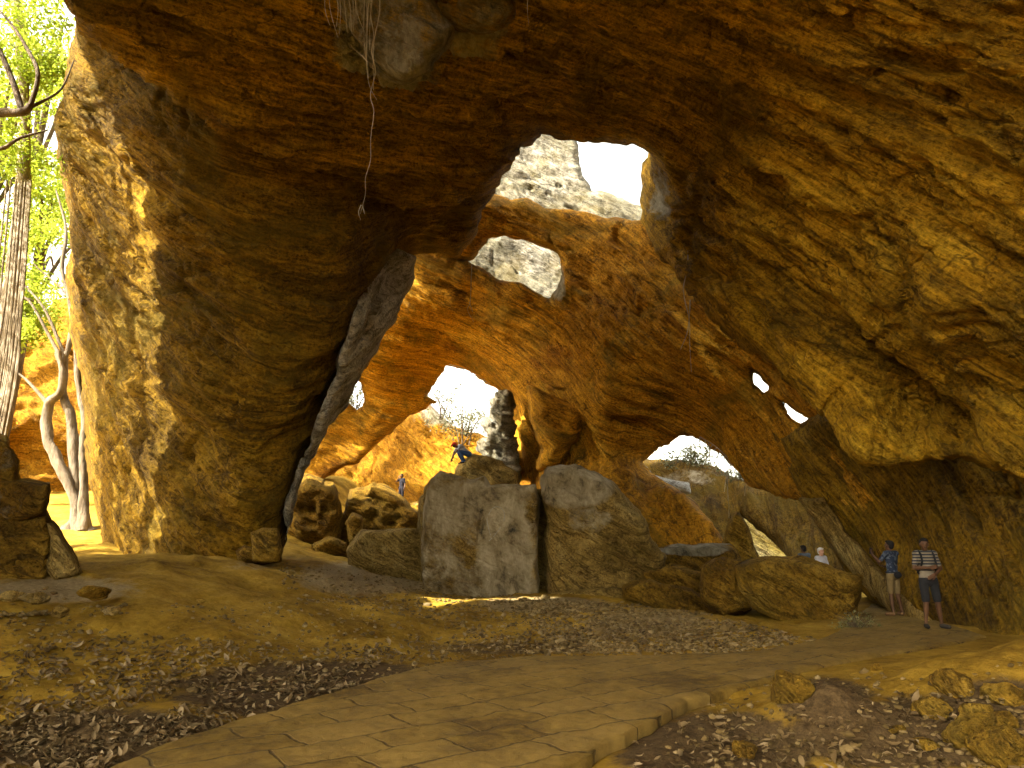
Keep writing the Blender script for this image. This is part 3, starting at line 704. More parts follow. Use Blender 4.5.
def litter():
    polys = [([(-40, 655), (120, 640), (300, 650), (420, 640), (600, 628), (700, 640), (620, 660), (430, 668), (300, 706), (200, 735), (110, 775), (-40, 790)], 3600),
             ([(-40, 700), (140, 700), (240, 735), (110, 775), (-40, 800)], 1300),
             ([(230, 690), (380, 650), (430, 665), (300, 706)], 700),
             ([(620, 780), (660, 735), (720, 706), (850, 690), (980, 700), (940, 780)], 600),
             ([(500, 620), (760, 625), (800, 640), (760, 650), (600, 655)], 500),
             ([(120, 780), (300, 710), (600, 670), (800, 670), (600, 770)], 60)]
    p = sample_px(polys, 0)
    # cluster: drop where a low-frequency mask is low
    q = np.column_stack([p * .02, np.zeros(len(p))])
    p = p[(fbm(q * np.array([1, 2.2, 1]) + 4, 3) + rs.uniform(-.3, .3, len(p))) > -.18]
    xy, z, ins = ground_pts(p)
    n = len(p)
    z = z + np.where(ins, .05 + .03 * 0, .012) + rs.uniform(0, .03, n) * (~ins)
    L = (.03 + .11 * rs.beta(1.3, 1.9, n)) * (xy[:, 1] / 7) ** .35; Wd = L * rs.uniform(.22, .5, n)
    yaw = rs.uniform(0, 6.28, n); tilt = rs.normal(0, .35, n); roll = rs.normal(0, .45, n)
    ux = np.stack([np.cos(yaw) * np.cos(tilt), np.sin(yaw) * np.cos(tilt), np.sin(tilt)], 1)
    sx = np.stack([-np.sin(yaw), np.cos(yaw), np.zeros(n)], 1)
    up = np.cross(ux, sx); side = sx * np.cos(roll)[:, None] + up * np.sin(roll)[:, None]; nrm = np.cross(ux, side)
    c = np.column_stack([xy, z + .01 + .5 * L * np.abs(np.sin(tilt)) * .6])
    curl = rs.uniform(-.25, .35, n)
    # 2x4 leaf: tip, 3 stations with both edges, tip
    st = [(-.5, 0.12), (-.2, .9), (.15, 1.0), (.5, .08)]
    rows = []
    for (s, w) in st:
        zc = (curl * L * (s * s * 4 - .3))[:, None] * nrm
        for sg in (-1, 0, 1):
            rows.append(c + ux * (s * L)[:, None] + side * (sg * w * .5 * Wd)[:, None] + zc + nrm * (abs(sg) * .25 * Wd * w)[:, None])
    V = np.stack(rows, 1).reshape(-1, 3)
    base = np.arange(n)[:, None] * 12
    quads = []
    for r_ in range(3):
        for k in range(2):
            a = r_ * 3 + k
            quads.append(base + np.array([[a, a + 3, a + 4, a + 1]]))
    quads = np.concatenate(quads)
    t = np.repeat(np.clip(rs.beta(1.6, 1.9, n), 0, 1), 12)
    o = np_mesh('leaf_litter', V, quads, M_litter, attrs={'tint': t}, smooth=True)
    tag(o, 'brown and grey dry leaves scattered over the earth on both sides of the path', 'dry leaves', kind='stuff')
litter()

def gravel():
    polys = [([(270, 560), (420, 575), (545, 600), (700, 612), (820, 640), (760, 655), (520, 655), (430, 620), (300, 600)], 3800),
             ([(500, 598), (700, 612), (800, 640), (740, 652), (560, 652)], 3600),
             ([(-20, 585), (60, 580), (130, 590), (160, 605), (60, 615), (-20, 612)], 900),
             ([(-20, 600), (420, 600), (520, 655), (300, 690), (-20, 700)], 1400),
             ([(700, 690), (1060, 650), (1060, 790), (640, 790)], 650),
             ([(980, 720), (1030, 700), (1040, 770), (960, 768)], 120),
             ([(420, 585), (560, 600), (700, 606), (560, 612), (430, 600)], 1000)]
    p = sample_px(polys, 0)
    xy, z, ins = ground_pts(p)
    keep = ~ins; xy = xy[keep]; z = z[keep]; n = len(z)
    bm = bmesh.new(); bmesh.ops.create_icosphere(bm, subdivisions=1, radius=1)
    U = np.array([v.co[:] for v in bm.verts]); T = np.array([[v.index for v in f.verts] for f in bm.faces]); bm.free()
    s = .012 + .045 * rs.beta(1.2, 4.5, n) * (xy[:, 1] / 8) ** .5
    s *= np.where(rs.uniform(size=n) < .03, 1.9, 1)
    V = U[None] * (1 + rs.uniform(-.3, .3, (n, len(U), 1))) * s[:, None, None] * np.stack([rs.uniform(.8, 1.5, n), rs.uniform(.8, 1.3, n), rs.uniform(.4, .9, n)], 1)[:, None]
    a = rs.uniform(0, 6.28, n); ca, sa = np.cos(a)[:, None], np.sin(a)[:, None]
    x = V[..., 0] * ca - V[..., 1] * sa; y = V[..., 0] * sa + V[..., 1] * ca
    V = np.stack([x + xy[:, :1], y + xy[:, 1:], V[..., 2] + z[:, None] + s[:, None] * .25], -1).reshape(-1, 3)
    T = (T[None] + (np.arange(n) * len(U))[:, None, None]).reshape(-1, 3)
    o = np_mesh('gravel', V, None, M_gravel, tris=T, attrs={'tint': np.repeat(rs.beta(1.5, 1.8, n), len(U))}, smooth=False)
    tag(o, 'loose broken stone and grit spread over the cave floor', 'gravel', kind='stuff')
gravel()

# ------------------------------------------------------------------ tubes (trunks, limbs, roots)
def smoothpath(pts, sub=6):
    p = np.array(pts, float); out = []
    n = len(p)
    for i in range(n - 1):
        a = p[max(i - 1, 0)]; b = p[i]; c = p[i + 1]; d = p[min(i + 2, n - 1)]
        for k in range(sub):
            t = k / sub
            out.append(.5 * ((2 * b) + (c - a) * t + (2 * a - 5 * b + 4 * c - d) * t * t + (-a + 3 * b - 3 * c + d) * t ** 3))
    out.append(p[-1]); return np.array(out)

class MB:
    def __init__(s): s.V = []; s.Q = []; s.n = 0
    def tube(s, pts, ns=8, sub=6, rough=0, seed=0):
        p = smoothpath(pts, sub); c, r = p[:, :3], np.abs(p[:, 3])
        t = np.gradient(c, axis=0); t /= np.linalg.norm(t, axis=1)[:, None] + 1e-9
        a = np.cross(t, [.3, 1, .2]); a /= np.linalg.norm(a, axis=1)[:, None] + 1e-9; b = np.cross(t, a)
        th = np.arange(ns) * 2 * math.pi / ns
        ring = a[:, None] * np.cos(th)[None, :, None] + b[:, None] * np.sin(th)[None, :, None]
        rr = np.repeat(r[:, None], ns, 1)
        if rough:
            q = (c[:, None] + ring * r[:, None, None]).reshape(-1, 3)
            rr = rr * (1 + rough * fbm(q * np.array([3, 3, 1.0]) + seed, 3).reshape(rr.shape))
        V = c[:, None] + ring * rr[..., None]
        m = len(c); base = s.n
        i, j = np.meshgrid(np.arange(m - 1), np.arange(ns), indexing='ij'); i = i.ravel(); j = j.ravel(); j2 = (j + 1) % ns
        s.Q.append(base + np.stack([i * ns + j, i * ns + j2, (i + 1) * ns + j2, (i + 1) * ns + j], 1))
        s.V.append(V.reshape(-1, 3)); s.n += m * ns
    def build(s, name, mat, parent=None):
        o = np_mesh(name, np.concatenate(s.V), np.concatenate(s.Q), mat, parent=None)
        if parent:
            o.parent = parent; o.matrix_parent_inverse = Matrix.Translation(-parent.location)
        return o

def barkmat(name, c0, c1):
    m, nt, bs = newmat(name)
    geo = N(nt, 'ShaderNodeNewGeometry'); mp = N(nt, 'ShaderNodeMapping'); nt.links.new(geo.outputs['Position'], mp.inputs[0]); mp.inputs['Scale'].default_value = (9, 9, 1.6)
    n1 = noisetex(nt, mp.outputs[0], 1, 8, .7); n2 = noisetex(nt, geo.outputs['Position'], 1.5, 4)
    c = ramp(nt, mth(nt, 'ADD', mth(nt, 'MULTIPLY', n1, .6), mth(nt, 'MULTIPLY', n2, .4)), [(.38, c0), (.6, c1)])
    nt.links.new(c, bs.inputs['Base Color']); bs.inputs['Roughness'].default_value = .9
    bp = N(nt, 'ShaderNodeBump'); bp.inputs['Strength'].default_value = .8; bp.inputs['Distance'].default_value = .16
    nt.links.new(n1, bp.inputs['Height']); nt.links.new(bp.outputs[0], bs.inputs['Normal'])
    return m
M_palebark = barkmat('pale_bark', (.08, .06, .035), (.24, .19, .13))
M_darkbark = barkmat('dark_bark', (.05, .035, .02), (.18, .13, .08))
M_root = barkmat('dry_root', (.22, .18, .12), (.48, .42, .33))

def px4(px, py, Y, r): return [*P(np.array(float(px)), np.array(float(py)), np.array(float(Y))), r]

def leaves(name, centres, radii, n, size, parent, mat, seed=0, squash=.7, clump=14):
    rr = np.random.RandomState(seed)
    cs = []
    for (c, r_), k in zip(zip(centres, radii), [n // len(centres)] * len(centres)):
        m = max(1, k // clump)
        d = rr.normal(size=(m, 3)); d /= np.linalg.norm(d, axis=1)[:, None]
        ctr = np.array(c) + d * (r_ * rr.uniform(.15, 1.1, m) ** .6)[:, None] * [1, 1, squash]
        cs.append((ctr[:, None] + rr.normal(size=(m, clump, 3)) * r_ * .13).reshape(-1, 3))
    c = np.concatenate(cs); n = len(c)
    nr = rr.normal(size=(n, 3)) + [0, 0, .7]; nr /= np.linalg.norm(nr, axis=1)[:, None]
    u = np.cross(nr, rr.normal(size=(n, 3))); u /= np.linalg.norm(u, axis=1)[:, None]; v = np.cross(nr, u)
    s = (size * rr.uniform(.6, 1.3, n))[:, None]
    V = np.stack([c - u * s, c - u * s * .1 + v * s * .42 + nr * s * .08, c + u * s, c - u * s * .1 - v * s * .42 + nr * s * .08], 1).reshape(-1, 3)
    q = np.arange(n * 4).reshape(-1, 4)
    o = np_mesh(name, V, q, mat, attrs={'tint': np.repeat(rr.beta(2, 2, n), 4)}, smooth=False)
    o.parent = parent; o.matrix_parent_inverse = Matrix.Translation(-parent.location)
    return o

def W3(px, py, Y): return tuple(P(np.array(float(px)), np.array(float(py)), np.array(float(Y))))

# crooked pale multi-stem tree beside the pillar
x, y, z = W3(82, 524, 25)
t = empty('tree', (x, y, z)); tag(t, 'crooked pale tree with several bare stems beside the sunlit pillar edge', 'tree')
mb = MB()
mb.tube([px4(86, 536, 25, .42), px4(79, 520, 25, .24), px4(76, 505, 25, .19), px4(62, 470, 25, .17), px4(50, 446, 25, .18), px4(46, 425, 25.1, .16), px4(48, 404, 25.1, .14), px4(60, 392, 25, .12), px4(62, 372, 25, .11), px4(58, 352, 25, .10)], 14, rough=.45)
mb.tube([px4(70, 534, 25.2, .40), px4(76, 521, 25.2, .24), px4(77, 500, 25.2, .19), px4(74, 450, 25.3, .17), px4(70, 415, 25.3, .16), px4(64, 395, 25.3, .12), px4(66, 360, 25.2, .1), px4(72, 330, 25.2, .09), px4(70, 300, 25.2, .08), px4(62, 270, 25.4, .07), px4(66, 230, 25.6, .05), px4(56, 190, 26, .03)], 14, rough=.4)
mb.tube([px4(84, 530, 24.8, .22), px4(84, 490, 24.8, .16), px4(83, 450, 24.8, .13), px4(84, 420, 24.9, .12), px4(79, 385, 25, .1), px4(76, 350, 25, .09), px4(73, 310, 25.2, .07)], 14, rough=.4)
mb.tube([px4(48, 404, 25.1, .08), px4(36, 390, 25.1, .06), px4(22, 376, 25.2, .04), px4(8, 368, 25.3, .025)], 8, rough=.1)
mb.tube([px4(66, 360, 25.2, .07), px4(50, 320, 25.2, .05), px4(38, 300, 25.3, .04), px4(10, 270, 25.5, .03)], 8)
mb.tube([px4(58, 352, 25, .07), px4(46, 330, 25, .05), px4(28, 300, 25, .04), px4(6, 292, 25, .02)], 8)
mb.tube([px4(70, 300, 25.2, .04), px4(58, 285, 25.2, .03), px4(35, 265, 25.3, .02), px4(20, 240, 25.3, .012)], 6)
mb.build('trunk', M_palebark, t)
leaves('crown', [W3(50, 290, 26), W3(20, 330, 26), W3(30, 230, 27), W3(60, 220, 28)], [1.1, .9, 1.4, 1.2], 1500, .07, t, M_green, 1)

# vine-clad trunk at the far left
t = empty('tree', W3(-12, 560, 20)); tag(t, 'thick fibrous trunk wrapped in hanging roots at the left edge', 'tree')
mb = MB()
mb.tube([px4(-16, 580, 20, .45), px4(-8, 460, 20, .34), px4(2, 380, 20, .30), px4(10, 310, 20.2, .28), px4(16, 262, 20.5, .26), px4(24, 160, 21, .2), px4(20, 40, 21, .16), px4(-10, -160, 21, .22)], 20, rough=.22)
for k in range(16):
    a = rs.uniform(-20, 20); b = a + rs.uniform(-8, 8)
    mb.tube([px4(-10 + a * .8, 470 - rs.uniform(0, 40), 19.7, .02), px4(4 + a * .8, 370, 19.7, .03), px4(12 + b * .7, 300, 19.8, .03), px4(22 + b * .6, 180, 20.6, .025)], 6)
mb.build('trunk', barkmat('fibrous_bark', (.16, .12, .07), (.48, .40, .28)), t)
leaves('crown', [W3(0, 30, 21), W3(-60, -60, 20), W3(-90, 60, 19), W3(-40, -140, 20)], [1.8, 3, 3, 3], 5200, .09, t, M_green, 2)

# dark-limbed tree overhead, left
t = empty('tree', (-17.5, 15.5, 1.0)); tag(t, 'leafy tree with dark bending limbs reaching in at the upper left', 'tree')
mb = MB()
mb.tube([[-17.5, 15.5, 0.5, .35], [-17.2, 15.5, 4, .3], [-16.8, 15.6, 7, .26], px4(-80, 170, 17, .2), px4(-20, 118, 18, .14), px4(22, 112, 18, .11), px4(30, 105, 18, .09)], 12, rough=.1)
mb.tube([px4(22, 112, 18, .09), px4(14, 85, 18, .08), px4(4, 60, 18, .07), px4(-10, 30, 18, .05)], 8)
mb.tube([px4(30, 107, 18, .07), px4(38, 75, 18, .06), px4(28, 50, 18.2, .05), px4(12, 25, 18.3, .04), px4(-6, 5, 18.3, .03)], 8)
mb.tube([px4(28, 108, 18, .06), px4(45, 100, 18.2, .04), px4(62, 88, 18.4, .03), px4(74, 60, 18.6, .015)], 8)
mb.tube([px4(-20, 118, 18, .08), px4(-2, 148, 18, .06), px4(20, 138, 18, .04), px4(48, 130, 18.2, .02)], 8)
mb.build('trunk', M_darkbark, t)
leaves('crown', [W3(10, 60, 20), W3(45, 70, 21), W3(-20, 120, 19), W3(20, 160, 21), W3(40, 20, 20.5), (-20, 14, 11), (-19, 16, 14), (-22, 13, 13), (-18, 12, 15), (-21, 17, 10)], [1.2, .9, 1.5, 1.2, 1.1, 2.6, 2.6, 2.8, 2.4, 2.4], 11000, .085, t, M_green, 3)

for k, (px, py, Y, r_, lab) in enumerate([(0, 130, 33, 4.2, 'bright green tree behind the dark limbs at the left edge'), (55, 60, 38, 4.2, 'sunlit green tree crown touching the upper left edge of the roof'),
                                         (45, 230, 36, 3.4, 'yellow-green tree above the orange cliff'), (-5, 290, 30, 2.6, 'low leafy tree behind the fibrous trunk')]):
    c = W3(px, py, Y); t = empty('tree', (c[0] - 1, c[1], 2.5)); tag(t, lab, 'tree', 'trees beyond the left entrance')
    mb = MB(); mb.tube([[c[0] - 1, c[1], 1.5, .35], [c[0] - .6, c[1] + .3, c[2] * .5, .25], [c[0], c[1], c[2], .12], [c[0] + .2, c[1], c[2] + r_ * .7, .03]], 10, rough=.15)
    for j in range(6):
        a = rs.uniform(0, 6.28); e = (c[0] + math.cos(a) * r_ * .8, c[1] + math.sin(a) * r_ * .8, c[2] + rs.uniform(-.5, .6) * r_)
        mb.tube([[c[0] - .3, c[1] + .1, c[2] * .75, .12], [(c[0] + e[0]) / 2, (c[1] + e[1]) / 2, (c[2] + e[2]) / 2 - .2, .08], [*e, .02]], 6)
    mb.build('trunk', M_darkbark, t)
    cs = [(c[0] + rs.normal() * r_ * .5, c[1] + rs.normal() * r_ * .5, c[2] + rs.normal() * r_ * .45) for _ in range(9)]
    leaves('crown', cs, [r_ * .5] * 9, 7500, .13, t, M_green, 20 + k)

# bushes outside seen through the far openings
M_dull = leafmat('silhouette_leaves', (.05, .05, .02), (.12, .12, .05), (.28, .26, .14), trans=.35)  # leaf colour darkened to stand in for silhouettes against the sky
def bush(px, py, Y, r_, n, lab, seed, name='bush', size=.1):
    c = W3(px, py, Y); t = empty(name, (c[0], c[1], c[2] - r_)); tag(t, lab, 'bush')
    mb = MB()
    rr = np.random.RandomState(seed)
    for j in range(9):
        a = rr.uniform(0, 6.28); mb.tube([[c[0] + rr.uniform(-.3, .3) * r_, c[1], c[2] - r_ * 1.1, .03 * r_], [c[0] + .4 * r_ * math.cos(a), c[1] + .4 * r_ * math.sin(a), c[2], .018 * r_], [c[0] + r_ * math.cos(a), c[1] + r_ * math.sin(a) * .6, c[2] + r_ * rr.uniform(.2, 1.2), .008 * r_]], 6)
    mb.build('branch', M_darkbark, t)
    leaves('foliage', [c, (c[0] + .5 * r_, c[1], c[2] + .3 * r_), (c[0] - .5 * r_, c[1], c[2] + .1 * r_)], [r_ * .8] * 3, n, size, t, M_dull, seed)
bush(464, 425, 49, 1.9, 1500, 'thin leafy bush at the bottom of the skylight above the crouching person', 41)
bush(445, 400, 49.5, 1.3, 350, 'small bush on the left rim of the skylight above the crouching person', 42)
bush(694, 464, 41, 1.5, 1500, 'ragged bush along the sill of the lower right opening', 43)
bush(736, 480, 39, 1.1, 700, 'small bush at the right end of the lower right opening', 44)
bush(356, 398, 48, 1.2, 500, 'leafy sprig seen through the tiny hole left of the arch', 45)
bush(620, 205, 46, .9, 90, 'sparse twigs on the pale cliff in the top skylight', 46)
def shrub():
    x, y, z = on_ground(858, 634)
    t = empty('shrub', (x, y, z)); tag(t, 'small dry shrub under the right end of the largest boulder', 'shrub')
    rr = np.random.RandomState(9); mb = MB()
    for j in range(40):
        a = rr.uniform(0, 6.28); h = rr.uniform(.2, .5); l = rr.uniform(.1, .5)
        mb.tube([[x, y, z - .02, .008], [x + l * .4 * math.cos(a), y + l * .4 * math.sin(a), z + h * .6, .006], [x + l * math.cos(a), y + l * math.sin(a), z + h, .003]], 5, 3)
    mb.build('stem', M_darkbark, t)
    leaves('foliage', [(x, y, z + .25), (x - .25, y, z + .2), (x + .25, y, z + .18)], [.3] * 3, 700, .03, t, leafmat('shrub_leaves', (.08, .08, .02), (.16, .15, .05), (.3, .27, .12)), 9)
shrub()
t = empty('tree', (-19.5, 15.6, 1.2)); tag(t, 'dense tree shading the outer edge of the rock pillar, left of the frame', 'tree')
mb = MB(); mb.tube([[-19.5, 15.6, .8, .4], [-19.4, 15.6, 8, .3], [-19.2, 15.8, 19, .1]], 10, rough=.15); mb.build('trunk', M_darkbark, t)
leaves('crown', [(-19, 16, 12), (-19, 16, 14.5), (-19.5, 15.5, 17.5), (-19.5, 16, 20), (-18.5, 17, 13), (-18.5, 17, 17)], [2.0] * 6, 3800, .11, t, M_green, 31)

# hanging roots
def root_thing(strands, label, r=.012, name='hanging_root'):
    s0 = strands[0][0]; c = W3(*s0); t = MB()
    for k, s in enumerate(strands):
        pts = []
        for i, (a, b, Y) in enumerate(s):
            pts.append(px4(a + rs.uniform(-.8, .8), b, Y, r * (1.3 - .8 * i / max(1, len(s) - 1))))
        t.tube(pts, 6, 6)
    o = t.build(name, M_root); tag(o, label, 'root')
root_thing([[(374, -20, 12.1), (371, 12, 12.1), (374, 35, 12.1), (372, 52, 12.1), (375.5, 72, 12.1), (371, 95, 12.1), (373.5, 112, 12.1), (370.5, 138, 12.1), (371, 160, 12.1), (366, 178, 12.1), (365, 194, 12.1), (361, 214, 12.1)],
            [(370, -20, 12.1), (368, 30, 12.1), (366, 60, 12.1), (370, 85, 12.1), (377, 100, 12.1)],
            [(378, -20, 12.1), (380, 10, 12.1), (374, 45, 12.1), (374, 90, 12.1)], [(366, -20, 12.1), (364, 25, 12.1), (366, 55, 12.1), (369, 78, 12.1)],
            [(361, 205, 12.1), (358, 212, 12.1), (360, 220, 12.1)], [(362, 205, 12.1), (364, 214, 12.1)], [(376, -20, 12.1), (371, 15, 12.1), (369, 50, 12.1)],
            [(368, 62, 12.1), (362, 55, 12.1), (350, 45, 12.1)]], 'long dry root hanging down before the dark pillar top', .010)
root_thing([[(326 + k * 4, -20, 12.1), (328 + k * 4 + rs.uniform(-4, 4), 8, 12.1), (330 + k * 4 + rs.uniform(-6, 6), 20 + rs.uniform(0, 18), 12.1)] for k in range(11)], 'tuft of short grey roots at the top left of the grey roof rock', .009)
root_thing([[(688, 225, 24.5), (687, 265, 24), (683, 290, 23), (690, 320, 22), (690, 345, 22), (692, 372, 22)], [(690, 300, 22.5), (688, 330, 22.3), (680, 350, 22.5)]], 'thin root dangling right of the top skylight', .014)
root_thing([[(472, 264, 28), (471, 285, 28), (470, 302, 28), (468, 310, 28), (474, 322, 28)], [(470, 302, 28), (472, 312, 28)]], 'pale thread of root hanging below the middle skylight', .016)
root_thing([[(727, 470, 27), (727, 490, 27), (728, 505, 27), (729, 522, 27)], [(727, 472, 27), (725, 492, 27)]], 'straight root hanging in the lower right opening', .012)
root_thing([[(528, -10, 12.5), (527, 8, 12.5), (529, 25, 12.5)]], 'short root tip hanging from the roof right of the grey rock', .008)

root_thing([[(700, 437, 28.6), (716, 447, 28.6), (732, 463, 28.6), (750, 481, 28.6)]] + [[(x_, y_ - 1, 28.6), (x_ + rs.uniform(-3, 3), y_ + 3, 28.6), (x_ + rs.uniform(-5, 5), y_ + rs.uniform(5, 20), 28.6)] for x_, y_ in [(704, 440), (709, 444), (716, 449), (720, 453), (724, 457), (728, 461), (731, 464), (736, 469), (741, 473), (745, 478), (749, 481), (700, 438), (713, 446)]],
           'fringe of short roots hanging from the brow of the lower right opening', .016)
root_thing([[(450, 364, 37.4), (470, 371, 37.4), (490, 384, 37.4)]] + [[(x_, y_ - 1, 37.4), (x_ + rs.uniform(-3, 3), y_ + 2, 37.4), (x_ + rs.uniform(-3, 3), y_ + rs.uniform(3, 11), 37.4)] for x_, y_ in [(452, 366), (463, 370), (470, 373), (476, 376), (484, 380), (489, 384)]],
           'fringe of short roots on the brow of the skylight above the crouching person', .018)

# ------------------------------------------------------------------ chalk heart and paper scrap
def flat(name, rgb, rough=.8):
    m, nt, bs = newmat(name)
    geo = N(nt, 'ShaderNodeTexCoord'); n = noisetex(nt, geo.outputs['Object'], 30, 5, .7)
    c = ramp(nt, n, [(.3, tuple(v * .7 for v in rgb)), (.7, tuple(min(1, v * 1.15) for v in rgb))])
    nt.links.new(c, bs.inputs['Base Color']); bs.inputs['Roughness'].default_value = rough
    return m
def chalk():
    ps = [(489, 514), (493, 508), (499, 507), (504, 512), (504, 520), (500, 528), (494, 536), (489, 541)]
    ps2 = [(489, 514), (487, 520), (489, 530), (491, 538), (489, 541)]
    dg = bpy.context.evaluated_depsgraph_get(); bpy.context.view_layer.update()
    mb = MB()
    for pl in (ps, ps2):
        pts = []
        for (a, b) in pl:
            d = ray(np.array(float(a)), np.array(float(b))); d = d / np.linalg.norm(d)
            hit, loc, nrm, idx, ob, mat = sc.ray_cast(dg, Vector((0, 0, CAMZ)), Vector(d))
            if not hit: continue
            pts.append([*(loc - Vector(d) * .004), .008])
        if len(pts) > 2: mb.tube(pts, 6, 5)
    if mb.V: mb.build('chalk_heart', flat('chalk', (.6, .58, .5)), block_root)
chalk()
def scrap():
    x, y, z = on_ground(974, 737)
    V = np.array([[-.05, -.04, 0], [.05, -.05, .03], [.06, .04, .01], [0, .06, .05], [-.06, .03, .02], [0, 0, .06]])
    T = [(0, 1, 5), (1, 2, 5), (2, 3, 5), (3, 4, 5), (4, 0, 5), (1, 0, 4), (2, 1, 4), (3, 2, 4)]
    o = np_mesh('paper_scrap', V * .6, None, flat('paper', (.7, .62, .68)), tris=np.array(T), smooth=False)
    o.location = (x, y, z + .04); tag(o, 'crumpled white paper scrap among the stones on the right mound', 'litter')
scrap()

# ------------------------------------------------------------------ people
def caps(bm, a, b, ra, rb, n=14):
    a = Vector(a); b = Vector(b); d = b - a; L = d.length
    if L < 1e-5: d = Vector((0, 0, 1)); L = 1e-4
    q = Vector((0, 0, 1)).rotation_difference(d.normalized())
    prof = []
    for k in range(5): th = -math.pi / 2 + math.pi / 2 * k / 4; prof.append((ra * math.cos(th), ra * math.sin(th)))
    for k in range(5): th = math.pi / 2 * k / 4; prof.append((rb * math.cos(th), L + rb * math.sin(th)))
    rings = []
    for (r_, h) in prof[1:-1]:
        rings.append([bm.verts.new(a + q @ Vector((r_ * math.cos(2 * math.pi * j / n), r_ * math.sin(2 * math.pi * j / n), h))) for j in range(n)])
    s = bm.verts.new(a + q @ Vector((0, 0, prof[0][1]))); e = bm.verts.new(a + q @ Vector((0, 0, prof[-1][1])))
    for i in range(len(rings) - 1):
        for j in range(n): bm.faces.new((rings[i][j], rings[i][(j + 1) % n], rings[i + 1][(j + 1) % n], rings[i + 1][j]))
    for j in range(n):
        bm.faces.new((s, rings[0][(j + 1) % n], rings[0][j])); bm.faces.new((e, rings[-1][j], rings[-1][(j + 1) % n]))

def ell(bm, c, r, rot=None):
    M = Matrix.Translation(Vector(c)) @ ((rot or Matrix.Identity(3)).to_4x4()) @ Matrix.Diagonal((*r, 1))
    bmesh.ops.create_uvsphere(bm, u_segments=18, v_segments=12, radius=1, matrix=M)

def remesh(name, bm, mat, parent, voxel=.01, sm=3):
    me = bpy.data.meshes.new(name); bm.to_mesh(me); bm.free()
    tmp = bpy.data.objects.new(name, me); COL.objects.link(tmp)
    md = tmp.modifiers.new('r', 'REMESH'); md.mode = 'VOXEL'; md.voxel_size = voxel; md.use_smooth_shade = True
    if sm: s2 = tmp.modifiers.new('s', 'SMOOTH'); s2.factor = .5; s2.iterations = sm
    dg = bpy.context.evaluated_depsgraph_get(); dg.update()
    m2 = bpy.data.meshes.new_from_object(tmp.evaluated_get(dg))
    bpy.data.objects.remove(tmp); bpy.data.meshes.remove(me)
    m2.name = name; m2.materials.clear(); m2.materials.append(mat)
    o = bpy.data.objects.new(name, m2); COL.objects.link(o); o.parent = parent
    return o

def cloth(name, c, pat=None, c2=None):
    m, nt, bs = newmat(name)
    tc = N(nt, 'ShaderNodeTexCoord'); ob = tc.outputs['Object']
    n = noisetex(nt, ob, 9, 5, .6)
    col = ramp(nt, n, [(.3, tuple(v * .75 for v in c)), (.7, tuple(min(1, v * 1.15) for v in c))])
    if pat == 'stripe':
        sx = N(nt, 'ShaderNodeSeparateXYZ'); nt.links.new(ob, sx.inputs[0])
        fr = mth(nt, 'FRACT', mth(nt, 'MULTIPLY', sx.outputs[2], 17))
        st = mth(nt, 'MULTIPLY', mth(nt, 'GREATER_THAN', fr, .5), mth(nt, 'GREATER_THAN', sx.outputs[2], 1.07))
        col = mix(nt, col, c2, st)
    if pat == 'floral':
        v = N(nt, 'ShaderNodeTexNoise'); v.inputs['Scale'].default_value = 16; v.inputs['Detail'].default_value = 1; nt.links.new(ob, v.inputs['Vector'])
        col = mix(nt, col, c2, ramp(nt, v.outputs['Fac'], [(.52, (0, 0, 0)), (.56, (1, 1, 1))]))
    nt.links.new(col, bs.inputs['Base Color']); bs.inputs['Roughness'].default_value = .9
    bp = N(nt, 'ShaderNodeBump'); bp.inputs['Strength'].default_value = .4; bp.inputs['Distance'].default_value = .02
    nt.links.new(n, bp.inputs['Height']); nt.links.new(bp.outputs[0], bs.inputs['Normal'])
    return m
M_skin = cloth('brown_skin', (.10, .048, .022)); M_skin.node_tree.nodes['Principled BSDF'].inputs['Roughness'].default_value = .55
M_skin2 = cloth('fair_skin', (.50, .28, .19))
M_hair = cloth('black_hair', (.012, .010, .009)); M_greyhair = cloth('white_hair', (.6, .58, .55))
M_eye = cloth('eye_dark', (.02, .015, .012)); M_black = cloth('black_fabric', (.018, .018, .02))

def hand(bm, wr, d, palm_n, s=1.0, curl=.5, thumb=1):
    """palm and five bent fingers; d = direction of the hand, palm_n = palm facing"""
    wr = Vector(wr); d = Vector(d).normalized(); pn = Vector(palm_n); pn = (pn - d * pn.dot(d)).normalized(); sd = d.cross(pn) * thumb
    for k in range(4):
        w = (-.030 + .020 * k) * s
        base = wr + d * .088 * s + sd * w
        caps(bm, wr + sd * w * .6 + d * .015, base, .016 * s, .0125 * s, 8)
        L = (.062, .078, .084, .074)[k] * s * .5
        a1 = curl * .8; dirn = (d * math.cos(a1) + pn * math.sin(a1)); mid = base + dirn * L
        a2 = curl * 1.9; dirn = (d * math.cos(a2) + pn * math.sin(a2)); tip = mid + dirn * L
        caps(bm, base, mid, .0105 * s, .0095 * s, 8); caps(bm, mid, tip, .0095 * s, .008 * s, 8)
    tb = wr + d * .03 * s + sd * .028 * s
    tm = tb + (d * .6 + sd * .7 + pn * .3).normalized() * .045 * s
    caps(bm, tb, tm, .014 * s, .012 * s, 8); caps(bm, tm, tm + (d * .85 + sd * .15 + pn * .4).normalized() * .035 * s, .0115 * s, .009 * s, 8)

